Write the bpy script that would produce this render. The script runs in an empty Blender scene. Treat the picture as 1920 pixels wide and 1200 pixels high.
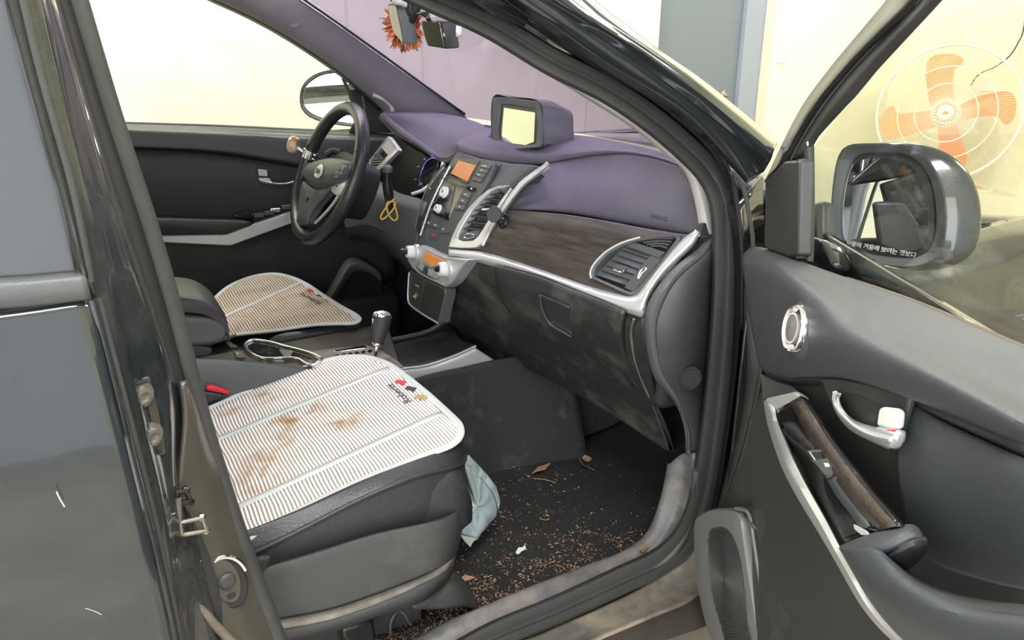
import bpy, bmesh, math, random
from mathutils import Vector, Matrix, noise
random.seed(7)
SC = bpy.context.scene
COL = SC.collection
R = math.radians
# ------------------------------------------------------------------ camera
YAW, PIT, ROL, FPX = R(60.9), R(19.3), R(.6), 1530.
C = Vector((-.61, -1.716, 1.354))
_fh = Vector((math.cos(YAW), math.sin(YAW), 0)); _r = Vector((math.sin(YAW), -math.cos(YAW), 0)); _u = Vector((0, 0, 1))
FW = _fh*math.cos(PIT) - _u*math.sin(PIT); UP = _fh*math.sin(PIT) + _u*math.cos(PIT)
RT = _r*math.cos(ROL) + UP*math.sin(ROL); UP = -_r*math.sin(ROL) + UP*math.cos(ROL)
cd = bpy.data.cameras.new('camera'); cam = bpy.data.objects.new('camera', cd); COL.objects.link(cam)
cd.sensor_fit = 'HORIZONTAL'; cd.sensor_width = 36; cd.lens = 36*FPX/1920; cd.clip_start = .02
cam.matrix_world = Matrix(((RT.x, UP.x, -FW.x, C.x), (RT.y, UP.y, -FW.y, C.y), (RT.z, UP.z, -FW.z, C.z), (0, 0, 0, 1)))
SC.camera = cam
# ------------------------------------------------------------------ world, exposure, lamps
W = bpy.data.worlds.new('world'); SC.world = W; W.use_nodes = True
W.node_tree.nodes['Background'].inputs[0].default_value = (.93, .96, 1, 1)
W.node_tree.nodes['Background'].inputs[1].default_value = 1.0
SC.view_settings.view_transform = 'Standard'; SC.view_settings.look = 'None'
SC.view_settings.gamma = 1; SC.view_settings.use_curve_mapping = False
SC.view_settings.exposure = .75

def area(name, loc, rot, sx, sy, e, col=(1, 1, 1)):
    l = bpy.data.lights.new(name, 'AREA'); l.shape = 'RECTANGLE'; l.size = sx; l.size_y = sy; l.energy = e; l.color = col
    o = bpy.data.objects.new(name, l); COL.objects.link(o); o.location = loc; o.rotation_euler = rot
    return o
area('ceiling_lamp_light', (-.6, -2.3, 3.18), (0, 0, 0), 1.3, .5, 62, (.97, .99, 1))
area('ceiling_lamp_light', (2.4, -1.9, 3.18), (0, 0, 0), 1.3, .5, 44, (1, .98, .92))
area('ceiling_lamp_light', (.2, 1.35, 3.18), (0, 0, 0), 2.6, .4, 62, (1, .99, .94))
area('ceiling_lamp_light', (2.9, 1.0, 3.18), (0, 0, 0), 1.3, .4, 16, (1, .98, .92))
area('daylight_through_garage_door', (-2.9, -3.3, 1.6), (R(90), 0, R(-32)), 3.2, 2.4, 105, (.93, .97, 1))

# ------------------------------------------------------------------ projection helpers (photo pixel -> point on a real plane)
def ray(u, v): return FW + RT*((u-960)/FPX) - UP*((v-600)/FPX)
class Pl:
    def __init__(s, p, n): s.p = Vector(p); s.n = Vector(n).normalized(); s.n = s.n if (C-s.p).dot(s.n) > 0 else -s.n
    def at(s, u, v, off=0):
        d = ray(u, v); return C + d*(((s.p + s.n*off) - C).dot(s.n)/d.dot(s.n))
    def pts(s, L, off=0): return [s.at(a[0], a[1], off + (a[2] if len(a) > 2 else 0)) for a in L]
def PY(y): return Pl((0, y, 0), (0, 1, 0))
def PX(x): return Pl((x, 0, 0), (1, 0, 0))
def PZ(z): return Pl((0, 0, z), (0, 0, 1))
def Y3(L): return [PY(a[2]).at(a[0], a[1]) for a in L]
def X3(L): return [PX(a[2]).at(a[0], a[1]) for a in L]
def Z3(L): return [PZ(a[2]).at(a[0], a[1]) for a in L]
AL = R(62); D0 = Vector((.28, -.85, 0)); DE = Vector((-math.cos(AL), -math.sin(AL), 0)); DN = Vector((-math.sin(AL), math.cos(AL), 0))
def DK(k): return Pl(D0 + DN*k, DN)
def D3(L): return [DK(a[2]).at(a[0], a[1]) for a in L]

def cat(P, n, closed=False):
    """centripetal-free Catmull-Rom through P, n samples by arc length"""
    m = len(P); out = []
    segs = m if closed else m-1
    for i in range(segs):
        p1, p2 = P[i], P[(i+1) % m]
        p0 = P[(i-1) % m] if (closed or i > 0) else p1*2-p2
        p3 = P[(i+2) % m] if (closed or i+2 < m) else p2*2-p1
        for k in range(10):
            t = k/10
            out.append(.5*((2*p1) + (p2-p0)*t + (2*p0-5*p1+4*p2-p3)*t*t + (3*p1-p0-3*p2+p3)*t**3))
    out.append(P[0].copy() if closed else P[-1].copy())
    return resample(out, n, closed)
def resample(out, n, closed=False):
    L = [0]
    for a, b in zip(out, out[1:]): L.append(L[-1]+(b-a).length)
    res = []; j = 0; cnt = n if closed else n-1
    for k in range(n):
        s = L[-1]*k/cnt
        while j < len(L)-2 and L[j+1] < s: j += 1
        d = L[j+1]-L[j]; t = 0 if d < 1e-9 else (s-L[j])/d
        res.append(out[j].lerp(out[j+1], min(max(t, 0), 1)))
    return res
def poly(P, n, closed=False):
    return resample(P+([P[0]] if closed else []), n, closed)

# ------------------------------------------------------------------ materials
def newmat(name):
    m = bpy.data.materials.new(name); m.use_nodes = True
    return m, m.node_tree, m.node_tree.nodes['Principled BSDF']
def mat(name, c, rough=.5, metal=0, coat=0, bump=0, bs=300, dirt=None, dscale=6, dlo=.5, dhi=.75, var=0, vs=8, spec=.5, trans=0, emis=0):
    m, nt, b = newmat(name); N = nt.nodes; Lk = nt.links
    b.inputs['Roughness'].default_value = rough; b.inputs['Metallic'].default_value = metal
    b.inputs['Coat Weight'].default_value = coat; b.inputs['Coat Roughness'].default_value = .04
    b.inputs['Specular IOR Level'].default_value = spec
    b.inputs['Transmission Weight'].default_value = trans
    if emis: b.inputs['Emission Color'].default_value = (*c, 1); b.inputs['Emission Strength'].default_value = emis
    tc = N.new('ShaderNodeTexCoord')
    col = None
    if var:
        n1 = N.new('ShaderNodeTexNoise'); n1.inputs['Scale'].default_value = vs; n1.inputs['Detail'].default_value = 6
        Lk.new(tc.outputs['Object'], n1.inputs['Vector'])
        r = N.new('ShaderNodeValToRGB'); r.color_ramp.elements[0].position = .3; r.color_ramp.elements[1].position = .7
        r.color_ramp.elements[0].color = (*[x*(1-var) for x in c], 1); r.color_ramp.elements[1].color = (*[min(1, x*(1+var)) for x in c], 1)
        Lk.new(n1.outputs['Fac'], r.inputs['Fac']); col = r.outputs['Color']
    if dirt:
        n2 = N.new('ShaderNodeTexNoise'); n2.inputs['Scale'].default_value = dscale; n2.inputs['Detail'].default_value = 9; n2.inputs['Roughness'].default_value = .68
        Lk.new(tc.outputs['Object'], n2.inputs['Vector'])
        mr = N.new('ShaderNodeMapRange'); mr.inputs['From Min'].default_value = dlo; mr.inputs['From Max'].default_value = dhi
        Lk.new(n2.outputs['Fac'], mr.inputs['Value'])
        mx = N.new('ShaderNodeMix'); mx.data_type = 'RGBA'
        Lk.new(mr.outputs['Result'], mx.inputs['Factor'])
        if col: Lk.new(col, mx.inputs['A'])
        else: mx.inputs['A'].default_value = (*c, 1)
        mx.inputs['B'].default_value = (*dirt, 1); col = mx.outputs['Result']
        ma = N.new('ShaderNodeMapRange'); ma.inputs['To Min'].default_value = rough; ma.inputs['To Max'].default_value = max(.75, rough)
        Lk.new(mr.outputs['Result'], ma.inputs['Value']); Lk.new(ma.outputs['Result'], b.inputs['Roughness'])
    if col: Lk.new(col, b.inputs['Base Color'])
    else: b.inputs['Base Color'].default_value = (*c, 1)
    if bump:
        n3 = N.new('ShaderNodeTexNoise'); n3.inputs['Scale'].default_value = bs; n3.inputs['Detail'].default_value = 3
        Lk.new(tc.outputs['Object'], n3.inputs['Vector'])
        bp = N.new('ShaderNodeBump'); bp.inputs['Strength'].default_value = bump; bp.inputs['Distance'].default_value = .002
        Lk.new(n3.outputs['Fac'], bp.inputs['Height']); Lk.new(bp.outputs['Normal'], b.inputs['Normal'])
    return m
def glass(name, tint, refl=.08, rough=0.0):
    m = bpy.data.materials.new(name); m.use_nodes = True; nt = m.node_tree; nt.nodes.clear()
    o = nt.nodes.new('ShaderNodeOutputMaterial'); t = nt.nodes.new('ShaderNodeBsdfTransparent'); g = nt.nodes.new('ShaderNodeBsdfGlossy')
    fr = nt.nodes.new('ShaderNodeLayerWeight'); fr.inputs['Blend'].default_value = .5
    pw = nt.nodes.new('ShaderNodeMath'); pw.operation = 'POWER'; pw.inputs[1].default_value = 4.5
    ad = nt.nodes.new('ShaderNodeMath'); ad.operation = 'MULTIPLY_ADD'; ad.inputs[1].default_value = .8; ad.inputs[2].default_value = .04; ad.use_clamp = True
    nt.links.new(fr.outputs['Facing'], pw.inputs[0]); nt.links.new(pw.outputs[0], ad.inputs[0])
    t.inputs['Color'].default_value = (*tint, 1); g.inputs['Roughness'].default_value = rough
    mx = nt.nodes.new('ShaderNodeMixShader')
    nt.links.new(ad.outputs[0], mx.inputs[0]); nt.links.new(t.outputs[0], mx.inputs[1]); nt.links.new(g.outputs[0], mx.inputs[2])
    nt.links.new(mx.outputs[0], o.inputs[0]); return m
def woodmat(name, c1, c2, rough=.35):
    m, nt, b = newmat(name); N = nt.nodes; Lk = nt.links
    tc = N.new('ShaderNodeTexCoord'); mp = N.new('ShaderNodeMapping'); mp.inputs['Scale'].default_value = (12, 7, 75)
    n = N.new('ShaderNodeTexNoise'); n.inputs['Scale'].default_value = 1.6; n.inputs['Detail'].default_value = 8; n.inputs['Roughness'].default_value = .6
    r = N.new('ShaderNodeValToRGB'); r.color_ramp.elements[0].position = .35; r.color_ramp.elements[1].position = .72
    r.color_ramp.elements[0].color = (*c1, 1); r.color_ramp.elements[1].color = (*c2, 1)
    Lk.new(tc.outputs['Object'], mp.inputs[0]); Lk.new(mp.outputs[0], n.inputs['Vector']); Lk.new(n.outputs['Fac'], r.inputs[0]); Lk.new(r.outputs[0], b.inputs['Base Color'])
    b.inputs['Roughness'].default_value = rough
    return m

M = {}
M['paint'] = mat('black_car_paint', (.018, .022, .024), .12, 0, .9, var=.15, vs=3, dirt=(.10, .10, .095), dscale=2.2, dlo=.52, dhi=.9)
M['paint_door'] = mat('scuffed_black_paint', (.020, .024, .026), .13, 0, .9, dirt=(.10, .10, .095), dscale=3.0, dlo=.55, dhi=1.4)
M['paint_brown'] = mat('brown_reflection_paint', (.07, .062, .05), .35, 0, .25, var=.2, vs=5)  # black paint with the ground's brown reflection put into its base colour
M['rubber'] = mat('grey_rubber', (.05, .05, .048), .55, bump=.15, bs=700, var=.12, vs=12)
M['rubber_dark'] = mat('dark_rubber', (.022, .022, .022), .55)
M['pit'] = mat('black_felt', (.010, .010, .010), .95)
M['pillar'] = mat('lavender_grey_pillar_trim', (.19, .175, .20), .6, bump=.2, bs=900)
M['console_dark'] = mat('brown_black_console_top', (.035, .030, .027), .32, dirt=(.09, .07, .055), dscale=16, dlo=.5, dhi=.9)
M['bandwood'] = mat('dusty_brown_gloss', (.055, .043, .034), .25, dirt=(.075, .062, .048), dscale=30, dlo=.5, dhi=.75)
M['tweeter'] = mat('warm_grey_mesh', (.20, .18, .175), .5)
M['black'] = mat('black_plastic', (.018, .018, .019), .45, bump=.1, bs=900)
M['gloss'] = mat('piano_black_plastic', (.012, .011, .011), .1, dirt=(.06, .05, .04), dscale=18, dlo=.55, dhi=.9)
M['dash'] = mat('purple_lit_charcoal_dash', (.115, .108, .128), .6, bump=.35, bs=900, var=.06, vs=10)  # purple light from the tinted windshield put into the charcoal base
M['dashlow'] = mat('dirty_black_plastic', (.028, .028, .028), .42, bump=.3, bs=900, dirt=(.14, .128, .11), dscale=8, dlo=.50, dhi=.80)
M['dashend'] = mat('dark_end_plastic', (.032, .032, .033), .5, bump=.2, bs=900)
M['greyplastic'] = mat('mid_grey_plastic', (.075, .078, .08), .42, bump=.2, bs=900)
M['stack'] = mat('slate_grey_plastic', (.065, .07, .074), .4, bump=.1, bs=900)
M['silver'] = mat('satin_silver', (.62, .62, .63), .34, .55, bump=.03, bs=500)
M['chrome'] = mat('chrome', (.85, .85, .87), .12, 1)
M['lightgrey'] = mat('pale_grey_fabric', (.5, .48, .47), .8)
M['doorgrey'] = mat('door_grey_plastic', (.050, .055, .062), .48, bump=.25, bs=900, var=.06, vs=6)
M['doordark'] = mat('door_dark_plastic', (.038, .038, .038), .5, bump=.25, bs=900, dirt=(.12, .105, .085), dscale=7, dlo=.6, dhi=.9)
M['driver_door'] = mat('charcoal_door_trim', (.03, .03, .032), .55, bump=.2, bs=700)
M['driver_door_top'] = mat('grey_door_trim', (.06, .06, .062), .5)
M['ledge'] = mat('lit_ledge_and_arch_grey', (.16, .16, .15), .5)  # light caught by the belt ledge put into the grey; arch shares it
M['frameblack'] = mat('satin_black_frame', (.012, .012, .013), .28, spec=.35)
M['leather'] = mat('black_leather', (.035, .035, .037), .42, bump=.4, bs=260, var=.1, vs=10)
M['shield'] = mat('grey_seat_plastic', (.055, .055, .055), .42, bump=.2, bs=900, dirt=(.13, .12, .10), dscale=6, dlo=.55, dhi=.9)
M['dusty'] = mat('dust_caked_plastic', (.15, .135, .115), .7, var=.35, vs=30)
M['wheel'] = mat('worn_black_leather', (.02, .02, .022), .3, bump=.3, bs=300, var=.2, vs=14)
M['wood'] = woodmat('dark_wood_grain', (.025, .021, .020), (.085, .068, .058), .4)
M['orange'] = mat('orange_display', (.50, .19, .07), .3, emis=.12)
M['orange_bright'] = mat('orange_climate_display', (.55, .2, .04), .25, emis=.25)
M['white'] = mat('white_plastic', (.75, .75, .73), .35)
M['button'] = mat('button_grey', (.07, .072, .076), .4)
M['mark'] = mat('pale_print', (.6, .6, .6), .5)
M['redmark'] = mat('red_print', (.45, .03, .03), .5)
M['beigecard'] = mat('khaki_backing', (.24, .225, .17), .6)
M['screen'] = mat('glossy_screen', (.62, .63, .55), .05, 1)
M['blueglow'] = mat('blue_gauge_ring', (.15, .16, .6), .3, emis=.4)
M['clothwhite'] = None
M['band'] = mat('grey_green_tape', (.52, .55, .53), .75, bump=.2, bs=900)
M['padbase'] = mat('tan_mesh_base', (.30, .24, .20), .9)
M['red'] = mat('red_fabric', (.55, .02, .03), .5)
M['navy'] = mat('navy_print', (.03, .028, .06), .7)
M['gold'] = mat('gold_print', (.42, .28, .10), .7)
M['ink'] = mat('dark_ink', (.10, .09, .11), .8)
M['carpet'] = mat('black_carpet', (.012, .012, .012), .95, bump=.8, bs=400, dirt=(.03, .024, .02), dscale=14, dlo=.5, dhi=.8)
M['kick'] = mat('charcoal_felt', (.022, .024, .026), .8, bump=.3, bs=400, dirt=(.10, .10, .10), dscale=15, dlo=.56, dhi=.85)
M['sill'] = mat('dusty_sill_plastic', (.075, .074, .078), .45, bump=.4, bs=120, dirt=(.26, .22, .18), dscale=9, dlo=.45, dhi=.8)
M['rocker'] = mat('muddy_painted_sill', (.09, .085, .075), .4, dirt=(.30, .24, .17), dscale=8, dlo=.42, dhi=.72)
M['satin'] = mat('dull_satin_grey', (.17, .17, .17), .38, .3, dirt=(.15, .12, .09), dscale=9, dlo=.6, dhi=.9)
M['grille'] = mat('speaker_mesh', (.05, .05, .052), .5)
M['steel'] = mat('zinc_steel', (.36, .34, .30), .35, .8, dirt=(.2, .15, .09), dscale=40, dlo=.5, dhi=.8)
M['seed'] = mat('tan_chaff', (.30, .19, .11), .9, var=.6, vs=150)
M['leaf'] = mat('dry_leaf', (.34, .20, .11), .8, var=.3, vs=50)
M['wall'] = mat('cream_wall_paint', (.86, .85, .66), .85, bump=.05, bs=60)
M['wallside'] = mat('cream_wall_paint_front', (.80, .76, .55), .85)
M['ceilmat'] = mat('white_ceiling', (.8, .8, .78), .9)
M['concrete'] = mat('concrete_floor', (.40, .36, .30), .6, var=.25, vs=3)
M['greydoor'] = mat('slate_door_paint', (.16, .19, .22), .45)
M['greyframe'] = mat('blue_grey_frame', (.28, .32, .38), .5)
M['tan'] = mat('beige_casing', (.62, .58, .47), .7)
M['fanorange'] = mat('orange_fan_plastic', (.98, .34, .12), .4)
M['fancream'] = mat('cream_fan_plastic', (.85, .80, .66), .4)
M['tint'] = glass('purple_windshield_glass', (.40, .345, .56))
M['clear'] = glass('clear_door_glass', (.96, .97, .94))
M['dark_glass'] = mat('dark_privacy_glass', (.05, .055, .06), .06, 0, 1)
M['mirror'] = mat('mirror_glass', (.80, .82, .88), .01, 1)
M['mirror_muted'] = mat('muted_reflection_glass', (.30, .28, .29), .03, 1)  # muted reflection put into the glass colour
M['bag'] = mat('pale_blue_plastic_bag', (.62, .74, .74), .3, var=.1, vs=12, trans=.25)
M['onyx'] = mat('marbled_amber_knob', (.42, .22, .05), .12, 0, 1, dirt=(.6, .5, .38), dscale=30, dlo=.45, dhi=.6)
M['yellow'] = mat('yellow_cord', (.60, .36, .06), .6)
M['flower'] = mat('orange_petals', (.62, .20, .08), .7, var=.4, vs=60)
M['amberlens'] = mat('clear_lamp_lens', (.8, .8, .8), .1, coat=1)
M['tube'] = mat('lamp_tube', (1, 1, 1), .4, emis=24)

# ------------------------------------------------------------------ object builders
def link(name, me, m, parent=None):
    o = bpy.data.objects.new(name, me); COL.objects.link(o)
    if m: me.materials.append(m)
    if parent:
        o.parent = parent; o.matrix_parent_inverse = Matrix.Translation(parent_world(parent)).inverted()
    return o
def parent_world(p):
    return p.get('_w') and Vector(p['_w']) or Vector((0, 0, 0))
def thing(name, label, cat_, loc, group=None):
    o = bpy.data.objects.new(name, None); COL.objects.link(o); o.location = loc; o.empty_display_size = .05
    o['_w'] = tuple(loc); tag(o, label, cat_, group); return o
def tag(o, label, cat_, group=None):
    o['label'] = label; o['category'] = cat_
    if group: o['group'] = group
    return o
def struct(o): o['kind'] = 'structure'; return o
def stuff(o): o['kind'] = 'stuff'; return o
def lab(o, s): o['label'] = s; return o
def bev(o, w, seg=2, ang=35):
    if w:
        b = o.modifiers.new('bevel', 'BEVEL'); b.width = w; b.segments = seg; b.limit_method = 'ANGLE'; b.angle_limit = R(ang)
    return o
def smooth(me, ang=40):
    for p in me.polygons: p.use_smooth = True
    try: me.set_sharp_from_angle(angle=R(ang))
    except Exception: pass
def mk(name, V, F, m, parent=None, sm=40):
    me = bpy.data.meshes.new(name); me.from_pydata([tuple(v) for v in V], [], F); me.update()
    if sm: smooth(me, sm)
    return link(name, me, m, parent)
def loft(name, rows, m, parent=None, nu=24, nv=None, t=.004, closed=False, curved=True, sm=45, flip=None, lin=False):
    rs = [(cat if curved else poly)(r, nu, closed) for r in rows]
    if nv and len(rs) > 2 and not lin:
        cols = [cat([r[i] for r in rs], nv) for i in range(nu)]
        rs = [[c[j] for c in cols] for j in range(nv)]
    V = [p for r in rs for p in r]; F = []
    nr = len(rs)
    for j in range(nr-1):
        for i in range(nu if closed else nu-1):
            a = j*nu+i; b = j*nu+(i+1) % nu
            F.append((a, b, b+nu, a+nu))
    # orient the skin to the side seen from the open door
    s = 0
    for f in F:
        n = (V[f[1]]-V[f[0]]).cross(V[f[3]]-V[f[0]]); c = (V[f[0]]+V[f[2]])/2
        s += n.dot(C-c)
    if (s < 0) != bool(flip): F = [tuple(reversed(f)) for f in F]
    o = mk(name, V, F, m, parent, sm)
    if t:
        md = o.modifiers.new('thick', 'SOLIDIFY'); md.thickness = t; md.offset = -1
    return o
def plate(name, P, t, m, parent=None, back=None, bw=.001, seg=2, curve=0, sm=40):
    """closed outline P (front face), pushed back by t"""
    if curve: P = cat(P, curve, True)
    n = Vector((0, 0, 0))
    for i in range(len(P)): n += P[i].cross(P[(i+1) % len(P)])
    n.normalize(); c = sum(P, Vector())/len(P)
    if n.dot(C-c) < 0: P = P[::-1]; n = -n
    b = back if back is not None else -n*t
    k = len(P); V = list(P)+[p+b for p in P]
    F = [tuple(range(k)), tuple(reversed(range(k, 2*k)))]+[(i, k+i, k+(i+1) % k, (i+1) % k) for i in range(k)]
    o = mk(name, V, F, m, parent, sm)
    return bev(o, bw, seg)
def ring(name, A, B, t, m, parent=None, n=40, curved=True, bw=.0008, back=None):
    """frame between outer loop A and inner loop B (paired points)"""
    if curved: A = cat(A, n, True); B = cat(B, n, True)
    n = len(A); nn = Vector((0, 0, 0))
    for i in range(n): nn += A[i].cross(A[(i+1) % n])
    nn.normalize(); c = sum(A, Vector())/n
    if nn.dot(C-c) < 0: A = A[::-1]; B = B[::-1]; nn = -nn
    b = back if back is not None else -nn*t
    V = A+B+[p+b for p in B]+[p+b for p in A]; F = []
    for L in range(4):
        for i in range(n):
            j = (i+1) % n; a = L*n; d = ((L+1) % 4)*n
            F.append((a+i, a+j, d+j, d+i))
    return bev(mk(name, V, F, m, parent, 40), bw, 2)
def tube(name, P, r, m, parent=None, n=40, res=10, closed=False, curved=True, caps=True, sq=None):
    Q = (cat if curved else poly)(P, n, closed); k = len(Q); V = []; F = []
    T = [((Q[(i+1) % k]-Q[i-1]) if closed else (Q[min(i+1, k-1)]-Q[max(i-1, 0)])).normalized() for i in range(k)]
    up = Vector((0, 0, 1)) if abs(T[0].z) < .9 else Vector((1, 0, 0))
    A = (up-T[0]*up.dot(T[0])).normalized()
    for i in range(k):
        A = (A-T[i]*A.dot(T[i])).normalized(); B = T[i].cross(A)
        rr = r(i/(k-1)) if callable(r) else r
        ra, rb = (rr, rr) if sq is None else (rr*sq[0], rr*sq[1])
        for j in range(res):
            a = 2*math.pi*j/res; V.append(Q[i]+A*math.cos(a)*ra+B*math.sin(a)*rb)
    for i in range(k if closed else k-1):
        for j in range(res):
            a = i*res; b = ((i+1) % k)*res; j2 = (j+1) % res
            F.append((a+j, a+j2, b+j2, b+j))
    if caps and not closed:
        F.append(tuple(reversed(range(res)))); F.append(tuple(range((k-1)*res, k*res)))
    return mk(name, V, F, m, parent, 50)
def frame_of(n, up=Vector((0, 0, 1))):
    z = Vector(n).normalized(); x = up.cross(z).normalized() if abs(z.dot(up)) < .98 else Vector((0, 1, 0)).cross(z).normalized(); y = z.cross(x)
    return x, y, z
def lathe(name, prof, org, axis, m, parent=None, res=32, sx=1, sy=1, caps=True, up=Vector((0, 0, 1))):
    """prof: (radius, height) along axis"""
    x, y, z = frame_of(axis, up); org = Vector(org); V = []; F = []; k = len(prof)
    for (r, h) in prof:
        for j in range(res):
            a = 2*math.pi*j/res; V.append(org+x*math.cos(a)*r*sx+y*math.sin(a)*r*sy+z*h)
    for i in range(k-1):
        for j in range(res):
            j2 = (j+1) % res; F.append((i*res+j, i*res+j2, (i+1)*res+j2, (i+1)*res+j))
    if caps:
        F.append(tuple(reversed(range(res)))); F.append(tuple(range((k-1)*res, k*res)))
    return mk(name, V, F, m, parent, 35)
def box(name, c, ax, half, m, parent=None, bw=.002, seg=2):
    """box with centre c, axes ax (3 vectors) and half sizes"""
    V = []
    for a in (-1, 1):
        for b in (-1, 1):
            for d in (-1, 1): V.append(Vector(c)+ax[0]*a*half[0]+ax[1]*b*half[1]+ax[2]*d*half[2])
    F = [(0, 1, 3, 2), (4, 6, 7, 5), (0, 4, 5, 1), (2, 3, 7, 6), (0, 2, 6, 4), (1, 5, 7, 3)]
    if ax[0].cross(ax[1]).dot(ax[2]) < 0: F = [f[::-1] for f in F]
    return bev(mk(name, V, F, m, parent, 30), bw, seg)
XYZ = (Vector((1, 0, 0)), Vector((0, 1, 0)), Vector((0, 0, 1)))
def abox(name, lo, hi, m, parent=None, bw=.002, seg=2):
    lo = Vector(lo); hi = Vector(hi); return box(name, (lo+hi)/2, XYZ, (hi-lo)/2, m, parent, bw, seg)
def text(name, s, size, org, xd, yd, m, parent=None, ext=.0004, align='LEFT', font_shear=0, width=1.0):
    c = bpy.data.curves.new(name, 'FONT'); c.body = s; c.size = size; c.extrude = ext; c.align_x = align; c.shear = font_shear; c.space_character = width
    t = bpy.data.objects.new('tmp', c); COL.objects.link(t)
    dg = bpy.context.evaluated_depsgraph_get(); me = bpy.data.meshes.new_from_object(t.evaluated_get(dg)); bpy.data.objects.remove(t)
    x = xd.normalized(); z = x.cross(yd).normalized(); y = z.cross(x)
    for v in me.vertices: v.co = Vector(org)+x*v.co.x+y*v.co.y+z*v.co.z
    me.name = name; return link(name, me, m, parent)
# ================================================================== THE SETTING
YL, XF, ZC = 1.9, 4.17, 3.2
struct(abox('floor', (-4.5, -5, -.1), (XF+.2, YL+.2, 0), M['concrete'], bw=0))
struct(abox('ceiling', (-4.5, -5, ZC), (XF+.2, YL+.2, ZC+.1), M['ceilmat'], bw=0))
PW = PY(YL)
dl = PW.at(1236, 60).x; dr = PW.at(1397, 60).x; fr = PW.at(1432, 60).x; cr = PW.at(1447, 60).x
zt = 2.05
V = [(-4.5, YL, 0), (dl, YL, 0), (dl, YL, zt), (fr, YL, zt), (fr, YL, 0), (XF+.1, YL, 0), (XF+.1, YL, ZC), (-4.5, YL, ZC)]
wl = struct(plate('wall_left', [Vector(v) for v in V], .15, M['wall'], back=Vector((0, .15, 0)), bw=0))
struct(abox('wall_front', (XF, -5, 0), (XF+.15, YL, ZC), M['wallside'], bw=0))
struct(abox('wall_back', (-4.6, -5, 0), (-4.5, YL, ZC), M['wall'], bw=0))
V = [(-4.5, -4.6, 0), (-3.9, -4.6, 0), (-3.9, -4.6, 2.6), (.4, -4.6, 2.6), (.4, -4.6, 0), (XF, -4.6, 0), (XF, -4.6, ZC), (-4.5, -4.6, ZC)]
struct(plate('wall_right', [Vector(v) for v in V], .15, M['wall'], back=Vector((0, -.15, 0)), bw=0))
for i, u in enumerate((650, 790, 1105)):
    x = PW.at(u, 40).x
    struct(abox('trim_%d' % (i+1), (x-.004, YL-.003, 0), (x+.004, YL+.01, ZC), M['wallside'], bw=.0005))
# grey door in the far wall
dd = struct(abox('door_1', (dl, YL+.03, .01), (dr, YL+.07, zt-.04), M['greydoor'], bw=.002))
h = PW.at(1358, 178)
hx = h.x+.02; hz = h.z
lathe('door_handle_rose', [(.026, 0), (.026, .008), (.018, .012), (.01, .03)], (hx, YL+.03, hz), (0, -1, 0), M['steel'], dd)
tube('door_lever', [Vector((hx, YL+.0, hz)), Vector((hx-.02, YL-.02, hz)), Vector((hx-.12, YL-.022, hz+.004))], .009, M['steel'], dd, n=14)
V0 = [(dr, 0), (dr, zt-.04), (dl-.0, zt-.04), (dl, zt+.03), (fr, zt+.03), (fr, 0)]
struct(plate('door_frame', [Vector((a, YL+.0, b)) for a, b in V0], .1, M['greyframe'], back=Vector((0, .1, 0)), bw=.002))
struct(abox('trim_4', (fr, YL-.012, 0), (cr, YL+.02, zt+.05), M['tan'], bw=.002))
sw = thing('light_switch', 'small white wall switch on the cream wall right of the grey door', 'switch', tuple(PW.at(1466, 98)))
p = PW.at(1466, 98); abox('switch_plate', (p.x-.035, YL-.010, p.z-.06), (p.x+.035, YL-.001, p.z+.06), M['white'], sw, .003)
abox('rocker', (p.x-.018, YL-.015, p.z-.035), (p.x+.018, YL-.010, p.z+.035), M['white'], sw, .002)
# ceiling lamps (they light the garage)
for i, (x, y, w) in enumerate(((-.6, -2.3, .65), (2.4, -1.9, .65), (.2, 1.35, 1.3), (2.9, 1.0, .65))):
    cl = thing('ceiling_lamp', ['white tube lamp on the ceiling outside the open passenger door', 'white tube lamp on the ceiling ahead of the open door', 'long white tube lamp on the ceiling above the driver side', 'white tube lamp on the ceiling above the grey door'][i], 'lamp', (x, y, ZC), 'ceiling tube lamps')
    abox('lamp_housing', (x-w, y-.06, ZC-.012), (x+w, y+.06, ZC-.001), M['white'], cl)
    for s in (-.03, .03):
        tube('lamp_tube', [Vector((x-w+.03, y+s, ZC-.03)), Vector((x+w-.03, y+s, ZC-.03))], .013, M['tube'], cl, n=2, res=10, curved=False)

# ---------------------------------------------------------------- wall fan
FP = PX(3.85).at(1776, 212)
fn = (C-FP).normalized(); fn = (fn + Vector((0, .10, .0))).normalized()
FPl = Pl(FP, fn); fx, fy, fz = frame_of(fn)
FR = (FPl.at(1919, 214)-FPl.at(1637, 214)).length/2*.97
fan = thing('wall_fan', 'large round fan with orange blades and cream guard on the front wall', 'fan', tuple(FP))
def circ(r, off, c=FP, n=48): return [c+fx*math.cos(2*math.pi*i/n)*r+fy*math.sin(2*math.pi*i/n)*r+fz*off for i in range(n)]
gd = tube('guard_ring', circ(FR, 0), .0085, M['fancream'], fan, n=96, res=8, closed=True)
tube('guard_ring', circ(FR, -.02), .005, M['fancream'], fan, n=96, res=8, closed=True)
def dome(r): return .10*(1-(r/FR)**2)
for k in (.68, .43, .2):
    tube('wire_ring', circ(FR*k, dome(FR*k)), .0035, M['fancream'], fan, n=72, res=6, closed=True)
V = []; F = []
NW = 150
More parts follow.
